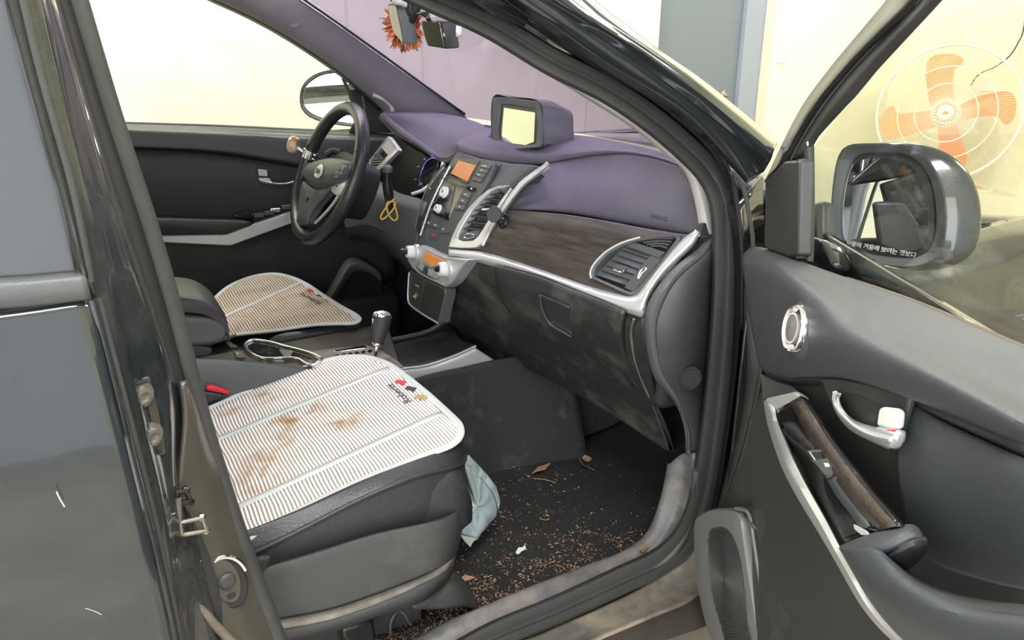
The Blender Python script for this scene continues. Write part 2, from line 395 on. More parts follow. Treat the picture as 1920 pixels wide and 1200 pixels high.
for i in range(NW):
    a = 2*math.pi*i/NW
    for side in (1, -1):
        prev = None
        for j in range(7):
            r = FR*(.15+(1-.15)*j/6); tw = a + side*.35*(1-j/6)
            c = FP+fx*math.cos(tw)*r+fy*math.sin(tw)*r+fz*((dome(r)) if side > 0 else -.10*(1-(r/FR)**2)-.02)
            w = .00085; t = Vector((-math.sin(tw)*fx+math.cos(tw)*fy)); b = len(V)
            V += [c-t*w, c+t*w, c+fz*w]
            if prev is not None: F += [(prev, b, b+2, prev+2), (prev+1, prev+2, b+2, b+1), (prev, prev+1, b+1, b)]
            prev = b
stuff(mk('guard_wires', V, F, M['fancream'], fan, 0))
lathe('hub_cap', [(.005, 0.012), (FR*.10, .012), (FR*.12, .006), (FR*.175, .008), (FR*.18, -.004), (FR*.17, -.01)], FP+fz*.10, fz, M['fancream'], fan, 48)
for i in range(22):
    a = 2*math.pi*i/22; c = FP+fz*.109+(fx*math.cos(a)+fy*math.sin(a))*FR*.14
    rx = fx*math.cos(a)+fy*math.sin(a); box('hub_slot', c, (rx, fz.cross(rx), fz), (FR*.022, FR*.007, .001), M['fanorange'], fan, 0)
plate('hub_emblem', [FP+fz*.1145+fx*a*FR+fy*b*FR for a, b in ((-.05, -.03), (0, .035), (.015, .01), (.045, .03), (.03, -.03), (0, -.01))], .001, M['fanorange'], fan, bw=0)
lathe('blade_hub', [(.004, .03), (FR*.19, .03), (FR*.2, -.05), (.01, -.05)], FP+fz*.0, fz, M['fanorange'], fan, 40)
def z8(L): return [(1620+a/4, 60+b/4) for a, b in L]
BL = [[(520, 560), (485, 440), (470, 330), (480, 230), (530, 175), (640, 160), (720, 180), (745, 220), (700, 260), (672, 300), (668, 450), (690, 560)],
      [(700, 570), (800, 510), (900, 475), (1050, 448), (1120, 470), (1145, 540), (1130, 630), (1090, 690), (1040, 690), (1010, 640), (900, 630), (700, 660)],
      [(540, 590), (400, 600), (250, 607), (210, 555), (165, 570), (130, 630), (118, 690), (150, 770), (190, 790), (300, 780), (400, 750), (540, 690)],
      [(560, 700), (558, 850), (540, 950), (545, 1010), (620, 1068), (700, 1060), (760, 1000), (775, 930), (750, 850), (690, 700)]]
for k, b in enumerate(BL):
    P = cat(FPl.pts(z8(b)), 40, True); ctr = sum(P, Vector())/40
    rad = (ctr-FP).normalized(); tg = fz.cross(rad)
    P = [p+fz*(p-FP).dot(tg)*.45 for p in P]
    plate('fan_blade', P, .004, M['fanorange'], fan, bw=.0008)
MB = FP-fz*.16
lathe('motor', [(.01, .09), (.085, .08), (.095, .03), (.09, -.03), (.05, -.07)], MB, fz, M['white'], fan, 28)
box('control_box', FP+fx*.16*FR/.35+fy*.14*FR/.35-fz*.14, (fx, fy, fz), (.045, .022, .02), M['white'], fan, .006)
tube('wall_arm', [MB, MB+Vector((.1, 0, -.03)), Vector((XF-.02, MB.y, MB.z-.05))], .02, M['white'], fan, n=12)
lathe('wall_bracket', [(.06, 0), (.06, .015), (.03, .03)], (XF, MB.y, MB.z-.05), (-1, 0, 0), M['white'], fan, 24)
PB = FPl
cp = [PB.at(1820, 160, -.16), PB.at(1835, 140, -.14), PB.at(1868, 124, -.14), PB.at(1893, 105, -.14), PB.at(1910, 78, -.14), PB.at(1920, 50, -.14), PB.at(1935, -60, -.14), Vector((XF-.01, PB.at(1940, -60).y, 2.6))]
tag(tube('power_cord', cp, .004, M['black'], None, n=60, res=6), 'thin black power cord hanging down behind the orange fan', 'cord')

# ================================================================== CAR BODY
car = thing('car_body', 'black car body with windshield, pillars and closed rear door', 'car', (0, 0, 0))
# --- right A pillar: pale inner trim, rubber seal, black channel, painted outer skin
sealP = [(730, -40, -.615), (817, 0, -.62), (921, 47, -.625), (1034, 115, -.635), (1140, 168, -.645), (1225, 225, -.655), (1295, 285, -.665), (1335, 330, -.675), (1357, 385, -.69), (1362, 470, -.70), (1358, 600, -.71), (1344, 760, -.715), (1325, 900, -.72), (1300, 985, -.72), (1250, 1045, -.72), (1160, 1090, -.72), (1040, 1145, -.72), (930, 1190, -.72), (830, 1245, -.72)]
def offs(L, w, yo=0):
    """parallel polyline in the picture, w pixels to the left of the travel direction"""
    out = []
    for i, p in enumerate(L):
        a = L[max(i-1, 0)]; b = L[min(i+1, len(L)-1)]; dx, dy = b[0]-a[0], b[1]-a[1]; l = math.hypot(dx, dy)
        out.append((p[0]+dy/l*w, p[1]-dx/l*w, p[2]+yo))
    return out
q = [offs(sealP, w, yo) for w, yo in ((27, -.02), (22, -.030), (9, -.032), (5, -.024), (0, -.022), (-5, -.030), (-20, -.028), (-27, -.01))]
loft('door_seal', [Y3(x) for x in q], M['rubber'], car, nu=110, t=.01, sm=70)
# pale inner A pillar trim between windshield and seal
tA = [(770, -8, -.60), (867, 37, -.60), (1000, 118, -.61), (1100, 177, -.62), (1200, 238, -.63), (1262, 285, -.64), (1300, 328, -.65), (1318, 380, -.665), (1330, 440, -.675)]
tB = [(762, -8, -.59), (862, 38, -.59), (990, 119, -.60), (1088, 178, -.605), (1185, 240, -.615), (1245, 288, -.625), (1285, 325, -.635), (1303, 380, -.65), (1312, 436, -.66)]
loft('pillar_trim', [Y3(offs(tA, 12)), Y3(tA), Y3(tB)], M['lightgrey'], car, nu=50, t=.006)
# black door channel outside the seal
chA = offs(sealP[1:10], 24)
chB = [(940, -6, -.70), (1020, 50, -.71), (1140, 134, -.72), (1262, 211, -.735), (1335, 276, -.75), (1368, 325, -.76), (1384, 400, -.77), (1390, 490, -.78), (1388, 620, -.78)]
loft('door_channel', [Y3(chA), Y3([((a[0]+b[0])/2, (a[1]+b[1])/2, (a[2]+b[2])/2+.01) for a, b in zip(chA, chB)]), Y3(chB)], M['gloss'], car, nu=60, t=.004)
chC = [(1000, -6, -.745), (1075, 42, -.755), (1150, 88, -.76), (1282, 183, -.775), (1384, 264, -.785), (1433, 321, -.79)]
chB2 = [(940, -6, -.70), (1020, 50, -.71), (1140, 134, -.72), (1262, 211, -.735), (1335, 276, -.75), (1400, 345, -.77)]
loft('outer_channel', [Y3(chB2), Y3([(a[0]*.6+b[0]*.4, a[1]*.6+b[1]*.4, a[2]*.4+b[2]*.6+.006) for a, b in zip(chB2, chC)]), Y3(chC)], M['paint'], car, nu=60, t=.004)
poA = chC
poB = [(1093, -6, -.77), (1140, 33, -.775), (1233, 100, -.785), (1303, 149, -.79), (1384, 214, -.795), (1455, 274, -.80)]
poM = [(1044, -6, -.775), (1108, 40, -.782), (1195, 95, -.787), (1293, 165, -.798), (1384, 238, -.805), (1446, 298, -.812)]
poM2 = [(1070, -6, -.775), (1124, 36, -.782), (1214, 97, -.788), (1298, 157, -.797), (1384, 226, -.803), (1450, 286, -.81)]
poC = [(1100, -14, -.74), (1150, 28, -.745), (1240, 95, -.755), (1310, 144, -.76), (1390, 208, -.765), (1462, 268, -.77)]
loft('outer_pillar', [Y3(x) for x in (poA, poM, poM2, poB, poC)], M['paint'], car, nu=60, nv=22, t=.004)
# hinge pillar behind the open door
loft('hinge_pillar', [Y3([(1355, 380, -.70), (1372, 500, -.72), (1366, 700, -.73), (1340, 900, -.735), (1315, 1000, -.735)]), Y3([(1385, 380, -.76), (1392, 500, -.78), (1380, 700, -.78), (1352, 900, -.78), (1330, 1010, -.78)]),
     X3([(1430, 330, .40), (1432, 500, .42), (1410, 700, .44), (1390, 900, .44), (1360, 1040, .43)])], M['gloss'], car, nu=40, t=.004)
tube('pillar_edge_strip', Y3([(1372, 322, -.80), (1392, 348, -.80), (1404, 400, -.80), (1412, 470, -.80), (1405, 600, -.80), (1386, 760, -.80), (1378, 860, -.80)]), .0035, M['rubber'], car, n=40, res=8)
# sill: inner scuff plate, carrier channel and rocker
si = [(1255, 600+270, -.665), (1240, 940, -.67), (1215, 1000, -.675), (1170, 1035, -.68), (1100, 1062, -.68), (1000, 1100, -.68), (900, 1142, -.68), (838, 1168, -.68), (780, 1200, -.68), (600, 1290, -.68)]
sm_ = [(1285, 850, -.69), (1275, 940, -.695), (1245, 1010, -.70), (1190, 1060, -.705), (1110, 1092, -.71), (1005, 1135, -.71), (900, 1180, -.71), (838, 1207, -.71), (780, 1235, -.71), (600, 1325, -.71)]
so = [(1300, 850, -.715), (1293, 950, -.72), (1262, 1018, -.725), (1200, 1073, -.73), (1120, 1110, -.735), (1010, 1155, -.735), (900, 1200, -.735), (838, 1230, -.735), (780, 1258, -.735), (600, 1345, -.735)]
loft('scuff_plate', [Y3([(u-4, v-2, y+.01) for u, v, y in si]), Y3(si), Y3([((a[0]+b[0])/2, (a[1]+b[1])/2-3, (a[2]+b[2])/2) for a, b in zip(si, sm_)]), Y3(sm_), Y3(so)], M['sill'], car, nu=70, nv=14, t=.01)
r1 = [(1335, 900, -.735), (1325, 975, -.74), (1290, 1045, -.75), (1215, 1095, -.755), (1125, 1140, -.76), (1010, 1190, -.76), (900, 1240, -.76), (700, 1330, -.76)]
r2 = [(1345, 960, -.76), (1330, 1040, -.78), (1280, 1100, -.79), (1210, 1140, -.80), (1120, 1180, -.80), (1010, 1228, -.80), (900, 1275, -.80), (700, 1360, -.80)]
r3 = [(1350, 1010, -.78), (1345, 1075, -.80), (1300, 1120, -.825), (1230, 1150, -.83), (1130, 1192, -.83), (1010, 1245, -.83), (900, 1300, -.83), (700, 1380, -.83)]
r4 = [(1360, 1060, -.80), (1370, 1130, -.83), (1330, 1170, -.87), (1250, 1200, -.88), (1150, 1240, -.88), (1010, 1300, -.88), (900, 1350, -.88), (700, 1430, -.88)]
loft('sill_panel', [Y3(r1), Y3(r2), Y3(r3)], M['rocker'], car, nu=60, nv=14, t=.008)
loft('rocker_panel', [Y3([(a, b+4, c) for a, b, c in r3]), Y3(r4), Y3([(a, b+120, c) for a, b, c in r4])], M['paint_brown'], car, nu=60, t=.004)
tube('sill_seal_lip', Y3([(1306, 880, -.742), (1298, 960, -.742), (1265, 1032, -.742), (1205, 1083, -.742), (1120, 1122, -.742), (1010, 1170, -.742), (900, 1215, -.742), (800, 1262, -.742)]), .008, M['rubber'], car, n=60, res=10)
p = Y3([(1153, 1080, -.70)])[0]
lathe('sill_screw', [(.001, .002), (.008, .002), (.0085, .0), (.0085, -.004)], p, (0, -.3, 1), M['rubber_dark'], car, 20)
# floor of the car: carpet, tunnel, firewall, kick area
loft('floor_carpet', [[Vector((x, y, .36+(.03*max(0, (x-.45)/.2) if x > .45 else 0))) for y in (-.70, -.5, -.3, -.14)] for x in (-1.2, -.6, -.2, .1, .3, .45, .62)]+[[Vector((.74, y, .46)) for y in (-.70, -.5, -.3, -.14)], [Vector((.80, y, .62)) for y in (-.7, -.5, -.3, -.14)]], M['carpet'], car, nu=30, nv=60, t=.02)
abox('driver_floor', (-1.2, .14, .34), (.7, .78, .36), M['carpet'], car)
abox('firewall', (.80, -.80, .3), (.84, .84, 1.02), M['rubber_dark'], car)
tun = [Z3([(840, 900, .36)])[0]]
tr = [(925, 893, .36), (880, 862, .40), (840, 800, .50), (840, 740, .58), (870, 690, .64)]
loft('tunnel_side', [Y3([(600, 780, -.15), (780, 712, -.15), (870, 690, -.15), (950, 672, -.15), (1040, 655, -.15)]),
                     Y3([(600, 880, -.16), (780, 790, -.16), (870, 770, -.16), (958, 770, -.17), (1080, 740, -.2)]),
                     Y3([(600, 1010, -.19), (780, 900, -.18), (860, 886, -.18), (960, 886, -.19), (1100, 848, -.22)]),
                     Y3([(600, 1030, -.2), (780, 915, -.19), (862, 896, -.19), (960, 893, -.2), (1110, 868, -.23)])], M['kick'], car, nu=40, nv=24, t=.01)
abox('inner_side_wall', (.40, -.72, .34), (.82, -.70, 1.0), M['pit'], car, .004)
abox('tunnel_core', (.14, -.13, .3), (.82, .13, .60), M['kick'], car, .02)
abox('left_front_body', (.45, .80, .30), (1.9, .88, 1.02), M['paint'], car, .02)
# roof, headliner, rear, far side (seen only obliquely or from other positions)
loft('roof', [[Vector((x, y, z-.06*abs(y/.62)**3)) for y in (-.64, -.4, 0, .4, .64)] for x, z in ((-.10, 1.55), (-.2, 1.58), (-.5, 1.64), (-1.2, 1.67), (-2.2, 1.6))], M['paint'], car, nu=20, nv=24, t=.03)
loft('roof_side', [[Vector((x, -y, z)) for x, z in ((-.06, 1.44), (-.3, 1.51), (-.8, 1.54), (-1.4, 1.53), (-2.2, 1.47))] for y in (.60,)]+[[Vector((x, -.70, z)) for x, z in ((-.02, 1.38), (-.3, 1.455), (-.8, 1.48), (-1.4, 1.47), (-2.2, 1.42))]], M['paint'], car, nu=20, t=.02, lin=True)
loft('windshield_header', [[Vector((-.04, y, 1.53-.03*abs(y/.6)**2)) for y in (-.5, 0, .5)], [Vector((.0, y, 1.485-.03*abs(y/.6)**2)) for y in (-.5, 0, .5)]], M['rubber_dark'], car, nu=12, t=.01)
# windshield glass
ws = loft('windshield', [[Vector((.02+.05*(1-(y/.62)**2), y, 1.46)) for y in (-.64, -.3, 0, .3, .64)], [Vector((.27+.12*(1-(y/.62)**2), y, 1.29)) for y in (-.655, -.3, 0, .3, .655)], [Vector((.52+.19*(1-(y/.6)**2), y, 1.11-.02*(1-(y/.6)**2))) for y in (-.655, -.3, 0, .3, .655)]], M['tint'], car, nu=24, nv=14, t=0)
loft('cowl', [[Vector((.50+.19*(1-(y/.6)**2), y, 1.10-.02*(1-(y/.6)**2))) for y in (-.66, -.3, 0, .3, .66)], [Vector((.62+.2*(1-(y/.6)**2), y, 1.075)) for y in (-.72, -.3, 0, .3, .72)]], M['rubber_dark'], car, nu=24, t=.02)
loft('hood', [[Vector((.64+.2*(1-(y/.6)**2), y, 1.065-.03*(y/.7)**2)) for y in (-.74, -.3, 0, .3, .74)], [Vector((1.0, y, 1.07-.05*(y/.7)**2)) for y in (-.80, -.3, 0, .3, .80)], [Vector((1.5, y, 1.01-.06*(y/.7)**2)) for y in (-.80, -.3, 0, .3, .80)], [Vector((1.9, y, .88-.06*(y/.7)**2)) for y in (-.72, -.3, 0, .3, .72)], [Vector((2.0, y, .6)) for y in (-.7, -.3, 0, .3, .7)]], M['paint'], car, nu=30, nv=30, t=.01)
loft('fender', [[Vector(p) for p in L] for L in (
    [(.50, -.80, 1.02), (.8, -.80, 1.01), (1.2, -.80, 1.02), (1.6, -.78, .96), (1.95, -.68, .80)],
    [(.50, -.86, .985), (.8, -.875, .985), (1.2, -.88, 1.0), (1.6, -.86, .94), (1.95, -.72, .78)],
    [(.52, -.905, .92), (.8, -.915, .93), (1.2, -.92, .93), (1.6, -.90, .87), (1.95, -.74, .72)],
    [(.54, -.90, .70), (.72, -.91, .72), (1.1, -.925, .78), (1.6, -.90, .72), (1.96, -.74, .6)],
    [(.56, -.88, .35), (.66, -.89, .45), (1.1, -.90, .74), (1.65, -.88, .5), (1.96, -.72, .4)])], M['paint'], car, nu=40, nv=30, t=.01)
# --- B pillar with its seal, shut face, hinge, striker and switch plate
bs = [(120, -70, -.74), (136, -10, -.74), (204, 215, -.74), (277, 435, -.74), (322, 590, -.74), (373, 780, -.74), (444, 1000, -.74), (515, 1190, -.74), (545, 1270, -.74)]
tube('pillar_seal', Y3(bs), .0135, M['rubber'], car, n=60, res=14)
tube('seal_fin', Y3(offs(bs, -17, -.012)), .0045, M['rubber_dark'], car, n=60, res=8)
b0 = [(14, -70, -.878), (30, -10, -.878), (95, 250, -.878), (165, 530, -.878), (195, 660, -.875), (238, 820, -.87), (282, 1000, -.87), (318, 1220, -.87)]
b1 = [(56, -70, -.872), (72, -10, -.872), (128, 230, -.872), (192, 480, -.87), (226, 640, -.868), (268, 800, -.865), (310, 980, -.86), (345, 1220, -.86)]
b2 = [(66, -70, -.86), (82, -10, -.86), (140, 225, -.862), (204, 470, -.86), (240, 635, -.85), (285, 790, -.84), (318, 965, -.84), (352, 1220, -.845)]
b3 = [(82, -70, -.845), (98, -10, -.845), (158, 210, -.845), (225, 440, -.845), (278, 620, -.825), (318, 760, -.82), (330, 930, -.82), (368, 1220, -.83)]
b4 = [(90, -70, -.815), (106, -10, -.815), (168, 205, -.815), (232, 415, -.81), (290, 600, -.80), (332, 750, -.79), (338, 930, -.80), (400, 1220, -.82)]
b5 = [(98, -70, -.775), (114, -10, -.775), (176, 205, -.775), (240, 415, -.775), (298, 600, -.775), (338, 750, -.775), (352, 930, -.79), (420, 1220, -.80)]
loft('shut_face', [Y3(x) for x in (b0, b1, b2, b3, b4, b5)], M['paint'], car, nu=70, nv=26, t=.006)
loft('pillar_recess', [Y3(b5), Y3([(122, -70, -.75)]+offs(bs[:6], -4, -.01)+[(500, 1220, -.75)])], M['rubber_dark'], car, nu=50, t=.004)
loft('lower_pillar_panel', [Y3([(347, 715, -.79), (350, 790, -.792), (338, 900, -.80), (338, 1000, -.80), (352, 1090, -.80), (385, 1150, -.80), (430, 1230, -.80)]), Y3([(350, 712, -.775), (372, 790, -.775), (385, 900, -.778), (400, 1000, -.778), (425, 1090, -.778), (448, 1150, -.778), (490, 1230, -.778)]),
     Y3([(354, 712, -.755), (385, 800, -.75), (420, 900, -.75), (450, 1000, -.75), (480, 1090, -.75), (500, 1150, -.75), (528, 1230, -.75)])], M['paint_brown'], car, nu=40, nv=14, t=.006)
tube('panel_lip', Y3([(330, 935, -.815), (335, 1040, -.815), (352, 1110, -.815), (392, 1160, -.81), (455, 1225, -.80)]), .006, M['rocker'], car, n=40, res=8)
# hinge of the rear door
HP = Pl(PY(-.845).at(265, 770), (.45, -.9, .0))
plate('hinge_plate', HP.pts([(238, 712), (282, 706), (298, 770), (312, 850), (290, 862), (262, 850), (248, 780)]), .004, M['paint_brown'], car, bw=.002)
for k, (u, v) in enumerate(((262, 741), (280, 816))):
    p = HP.at(u, v, .002)
    lathe('washer', [(.0145, 0), (.0145, .003), (.006, .003)], p, HP.n, M['steel'], car, 24)
    lathe('hinge_bolt', [(.0095, .003), (.0095, .009), (.0062, .0095), (.0055, .0065), (.001, .0065)], p, HP.n, M['steel'], car, 6)
    plate('hinge_tab', HP.pts([(u-10, v+29), (u+22, v+20), (u+29, v+27), (u+29, v+37), (u-4, v+44)]), .012, M['steel'], car, back=-HP.n*.003, bw=.003)
plate('hinge_tab', HP.pts([(240, 722), (276, 712), (278, 718), (243, 730)], .006), .006, M['rubber_dark'], car, bw=.001)
KP = Pl(PY(-.86).at(195, 570), (.5, -.85, 0))
plate('rubber_stop', KP.pts([(166, 535), (198, 531), (210, 545), (220, 595), (196, 600), (186, 572), (172, 565)]), .02, M['rubber'], car, bw=.003)
lathe('stop_screw', [(.005, 0), (.005, .002), (.002, .003)], KP.at(199, 547, .0), KP.n, M['rubber_dark'], car, 14)
# striker loops
SP = Pl(PY(-.805).at(362, 985), (.15, -.95, .15))
for nm, m_, pts, rr in (('striker_dark_loop', 'gloss', [(332, 922), (350, 920), (358, 941), (332, 944)], .0035), ('striker', 'steel', [(337, 980), (379, 971), (387, 995), (341, 1003)], .0028)):  # upper loop dark gloss, lower loop steel
    P = SP.pts(pts, .012)
    tube('striker_loop' if m_ == 'steel' else 'striker_guide', P, rr, M[m_], car, n=24, res=8, closed=True, curved=False)
    for q_ in P[1:3]: lathe('striker_nut', [(.0045, .004), (.0045, .010), (.002, .012)], q_-SP.n*.010, SP.n, M['chrome' if m_ == 'steel' else 'gloss'], car, 12)
OP = Pl(PY(-.775).at(425, 1090), (.2, -.9, .1))
ov = lambda ru, rv, off: [OP.at(424+ru*math.cos(a)*1.0+rv*math.sin(a)*.24, 1090+rv*math.sin(a)-ru*math.cos(a)*.1, off) for a in [2*math.pi*i/36 for i in range(36)]]
plate('oval_switch_rim', ov(41, 52, .004), .008, M['rubber_dark'], car, bw=.003)
plate('oval_switch_plate', ov(28, 42, .007), .006, M['paint_brown'], car, bw=.002)
lathe('push_button', [(.011, 0), (.011, .004), (.008, .007), (.002, .008)], OP.at(424, 1088, .006), OP.n, M['rubber'], car, 24)
lathe('switch_slot', [(.006, 0), (.006, .001), (.001, .001)], OP.at(434, 1117, .0075), OP.n, M['rubber_dark'], car, 16, sy=.6)
tube('switch_highlight_rim', [OP.at(424+40*math.cos(a)*1.0, 1090+46*math.sin(a), .006) for a in [math.pi*(1.15+.7*i/12) for i in range(13)]], .003, M['chrome'], car, n=20, res=6)

# --- rear door, closed (thing of its own)
rd = thing('rear_door', 'closed black rear door with dark glass and grey belt molding', 'car door', (-.8, -.9, .8))
plate('window_glass', Y3([(-250, -80, -.885), (12, -80, -.885), (14, -20, -.885), (68, 190, -.888), (118, 370, -.89), (152, 512, -.892), (-250, 530, -.892)]), .004, M['dark_glass'], rd, bw=0)
loft('window_frame', [Y3([(2, -40, -.892), (52, 150, -.895), (108, 350, -.897), (150, 512, -.90)]), Y3([(14, -40, -.90), (62, 150, -.902), (118, 350, -.904), (158, 512, -.905)]), Y3([(24, -40, -.895), (70, 150, -.897), (126, 350, -.90), (166, 520, -.90)])], M['rubber_dark'], rd, nu=30, nv=8, t=.01)
tube('window_channel', Y3([(30, -40, -.888), (76, 150, -.89), (132, 350, -.892), (167, 528, -.895)]), .0052, M['rubber'], rd, n=40, res=10)
mo = [[(-250, 535, y), (-60, 522, y), (60, 516, y), (158, 506, y)] for y in (-.893,)]+[[(-250, 552, -.906), (-60, 535, -.906), (60, 527, -.906), (161, 518, -.906)], [(-250, 580, -.908), (-60, 562, -.908), (60, 554, -.908), (167, 544, -.908)], [(-250, 602, -.903), (-60, 584, -.903), (60, 575, -.903), (172, 562, -.903)]]
loft('belt_molding', [Y3(x) for x in mo], M['greyplastic'], rd, nu=30, nv=14, t=.008)
dk = []
for f, y in ((0, -.899), (.1, -.905), (.25, -.915), (.42, -.924), (.6, -.928), (.8, -.920), (1, -.905)):
    e = [(172, 562), (200, 672), (240, 832), (284, 1010), (330, 1225), (352, 1330), (365, 1400)]
    t_ = f*6; i_ = min(int(t_), 5); g = t_-i_
    eu = e[i_][0]*(1-g)+e[i_+1][0]*g; ev = e[i_][1]*(1-g)+e[i_+1][1]*g
    dk.append(Y3([(-260, ev+(432-eu)*.12+10, y), (-100, ev+(eu+100)*.13, y), (40, ev+(eu-40)*.14, y), (eu-30, ev+3, y), (eu, ev, y+.006)]))
loft('door_skin', dk, M['paint_door'], rd, nu=30, nv=60, t=.006)
tube('door_edge', Y3([(172, 562, -.893), (200, 672, -.896), (240, 832, -.904), (284, 1010, -.912), (325, 1200, -.915), (340, 1290, -.91)]), .0045, M['paint'], rd, n=50, res=10)
tube('door_edge_seal', Y3([(184, 560, -.885), (213, 672, -.886), (254, 832, -.888), (298, 1010, -.889), (338, 1200, -.889), (350, 1290, -.885)]), .0035, M['rubber'], rd, n=50, res=8)
for L in ([(106, 922, -.932), (112, 935, -.932), (121, 950, -.932)], [(228, 1149, -.925), (238, 1146, -.925), (246, 1145, -.925)], [(160, 1140, -.928), (178, 1146, -.928), (190, 1152, -.928)]):
    tube('scratch_mark', Y3(L), .0006, M['mark'], rd, n=8, res=5)
abox('inner_panel', (-1.5, -.86, .42), (-.68, -.78, 1.08), M['doordark'], rd)

# --- driver side: inner A pillar, door, mirror
pA = [(385, -8, .70), (480, 36, .70), (560, 82, .70), (640, 137, .70), (690, 180, .70), (716, 205, .69), (728, 222, .68)]
pB = [(430, -8, .67), (540, 48, .67), (620, 98, .665), (700, 157, .66), (750, 197, .65), (780, 222, .64), (790, 235, .63)]
pC = [(552, -8, .64), (640, 53, .635), (720, 111, .625), (790, 160, .615), (840, 194, .605), (868, 213, .60), (880, 228, .60)]
loft('left_pillar_trim', [Y3(pA), Y3(pB), Y3(pC)], M['pillar'], car, nu=40, nv=10, t=.01)
loft('left_pillar_frame', [Y3([(u-5, v+5, y+.05) for u, v, y in pA[:6]]), Y3([(u, v, y+.002) for u, v, y in pA[:6]])], M['rubber_dark'], car, nu=40, t=.004)
tube('windshield_edge', Y3([(562, -6, .63), (640, 48, .625), (720, 105, .615), (800, 163, .605), (872, 214, .595)]), .0035, M['rubber_dark'], car, n=40, res=8)
lathe('pillar_cap', [(.0145, 0), (.014, .0012), (.001, .0015)], Y3([(553, 42, .664)])[0], (-.35, -.85, .35), M['pillar'], car, 24)
tube('pillar_pale_edge', Y3([(700, 178, .675), (722, 188, .672), (734, 200, .67), (737, 215, .665)]), .006, M['lightgrey'], car, n=16, res=8)

ddr = thing('driver_door', 'closed driver door with charcoal trim, silver strip and armrest', 'car door', (-.3, .8, .8))
R_ = lambda L, y: Y3([(a, b, y) for a, b in L])
abox('door_shell', (-.95, .80, .30), (.50, .90, 1.06), M['paint'], ddr, .01)
plate('window_glass', Y3([(60, 225, .775), (690, 250, .775), (735, 230, .775), (640, 120, .775), (480, 20, .775), (380, -40, .775), (60, -60, .775)]), .003, M['clear'], ddr, bw=0)
loft('belt_seal', [R_([(120, 225), (400, 233), (570, 241), (740, 249)], .785), R_([(120, 226.5), (400, 235), (570, 243.5), (740, 251)], .755)], M['rubber_dark'], ddr, nu=20, t=.004)
loft('upper_trim', [R_([(120, 227), (400, 236), (570, 244), (740, 251)], .755), R_([(120, 235), (400, 247), (570, 257), (740, 264)], .735), R_([(120, 243), (400, 254), (570, 263), (740, 270)], .722), R_([(120, 271), (300, 277), (420, 284), (520, 300), (600, 313), (740, 330)], .715)], M['driver_door_top'], ddr, nu=30, nv=14, t=.008)
loft('lit_belt_strip', [R_([(120, 229), (400, 237.5), (570, 245.5), (740, 252.5)], .756), R_([(120, 243), (400, 252), (570, 261), (740, 268)], .725)], M['ledge'], ddr, nu=20, t=.002)  # paler strip laid over the trim for light caught on the ledge
loft('trim_groove', [R_([(120, 270), (300, 276), (420, 283), (520, 299), (600, 312), (740, 330)], .718), R_([(120, 277), (300, 280), (420, 289), (520, 306), (600, 319), (740, 337)], .742), R_([(120, 284), (300, 286), (420, 295), (520, 312), (600, 325), (740, 342)], .722)], M['rubber_dark'], ddr, nu=30, t=.006)
loft('mid_panel', [R_([(120, 283), (300, 285), (420, 294), (520, 311), (600, 324), (740, 342)], .722), R_([(120, 330), (300, 340), (420, 345), (600, 350), (740, 360)], .712), R_([(120, 400), (300, 407), (480, 418), (600, 420), (740, 420)], .725), R_([(120, 470), (300, 470), (480, 470), (600, 440), (740, 430)], .735), R_([(120, 640), (300, 620), (480, 600), (600, 560), (740, 520)], .735)], M['driver_door'], ddr, nu=30, nv=24, t=.008)
loft('armrest', [R_([(120, 398), (300, 404), (400, 407), (440, 408), (468, 412)], .71), R_([(120, 404), (300, 409), (400, 412), (445, 413), (472, 416)], .66), R_([(120, 420), (300, 422), (400, 424), (440, 424), (471, 420)], .652), R_([(120, 437), (300, 437), (400, 438), (430, 437), (468, 424)], .665), R_([(120, 446), (300, 445), (400, 445), (430, 444), (469, 428)], .70)], M['leather'], ddr, nu=30, nv=20, t=.006)
plate('silver_strip', R_([(120, 446), (425, 440), (480, 419), (560, 392), (600, 380), (600, 401), (545, 420), (490, 440), (433, 461), (300, 455), (120, 457)], .66), .02, M['silver'], ddr, bw=.003)
plate('pull_cup', R_([(437, 404), (462, 396), (474, 398), (474, 412), (440, 410)], .69), .02, M['gloss'], ddr, bw=.004)
plate('switch_panel', R_([(472, 400), (560, 385), (600, 382), (600, 400), (545, 400), (475, 420)], .672), .02, M['gloss'], ddr, bw=.002)
for k, (u, v) in enumerate(((486, 404), (505, 399), (516, 394), (537, 388))):
    c = PY(.665).at(u, v); box('window_switch', c, XYZ, (.014, .005, .006), M['chrome' if k in (2,) else 'button'], ddr, .002)
plate('handle_bezel', R_([(482, 312), (520, 318), (570, 325), (600, 340), (590, 352), (540, 354), (488, 350), (480, 335)], .712), .01, M['rubber_dark'], ddr, bw=.003)
plate('lock_button', R_([(484, 317), (501, 319), (502, 331), (486, 330)], .705), .008, M['lightgrey'], ddr, bw=.002)
tube('door_handle', R_([(488, 339), (508, 344), (535, 345), (555, 339), (575, 326)], .695), .0042, M['chrome'], ddr, n=24, res=8)
plate('handle_grip', R_([(485, 334), (505, 334), (511, 342), (488, 342)], .70), .01, M['silver'], ddr, bw=.002)
loft('speaker_arch', [Y3([(598, 570, .66), (622, 530, .66), (642, 494, .66), (655, 483, .66), (672, 483, .66), (700, 498, .66), (716, 512, .66)]), Y3([(612, 572, .64), (634, 535, .64), (652, 504, .64), (662, 497, .64), (675, 498, .64), (698, 508, .64), (714, 522, .64)]), Y3([(622, 574, .68), (642, 540, .68), (660, 515, .68), (668, 510, .68), (680, 510, .68), (700, 518, .68), (714, 530, .68)])], M['ledge'], ddr, nu=30, nv=10, t=.008)
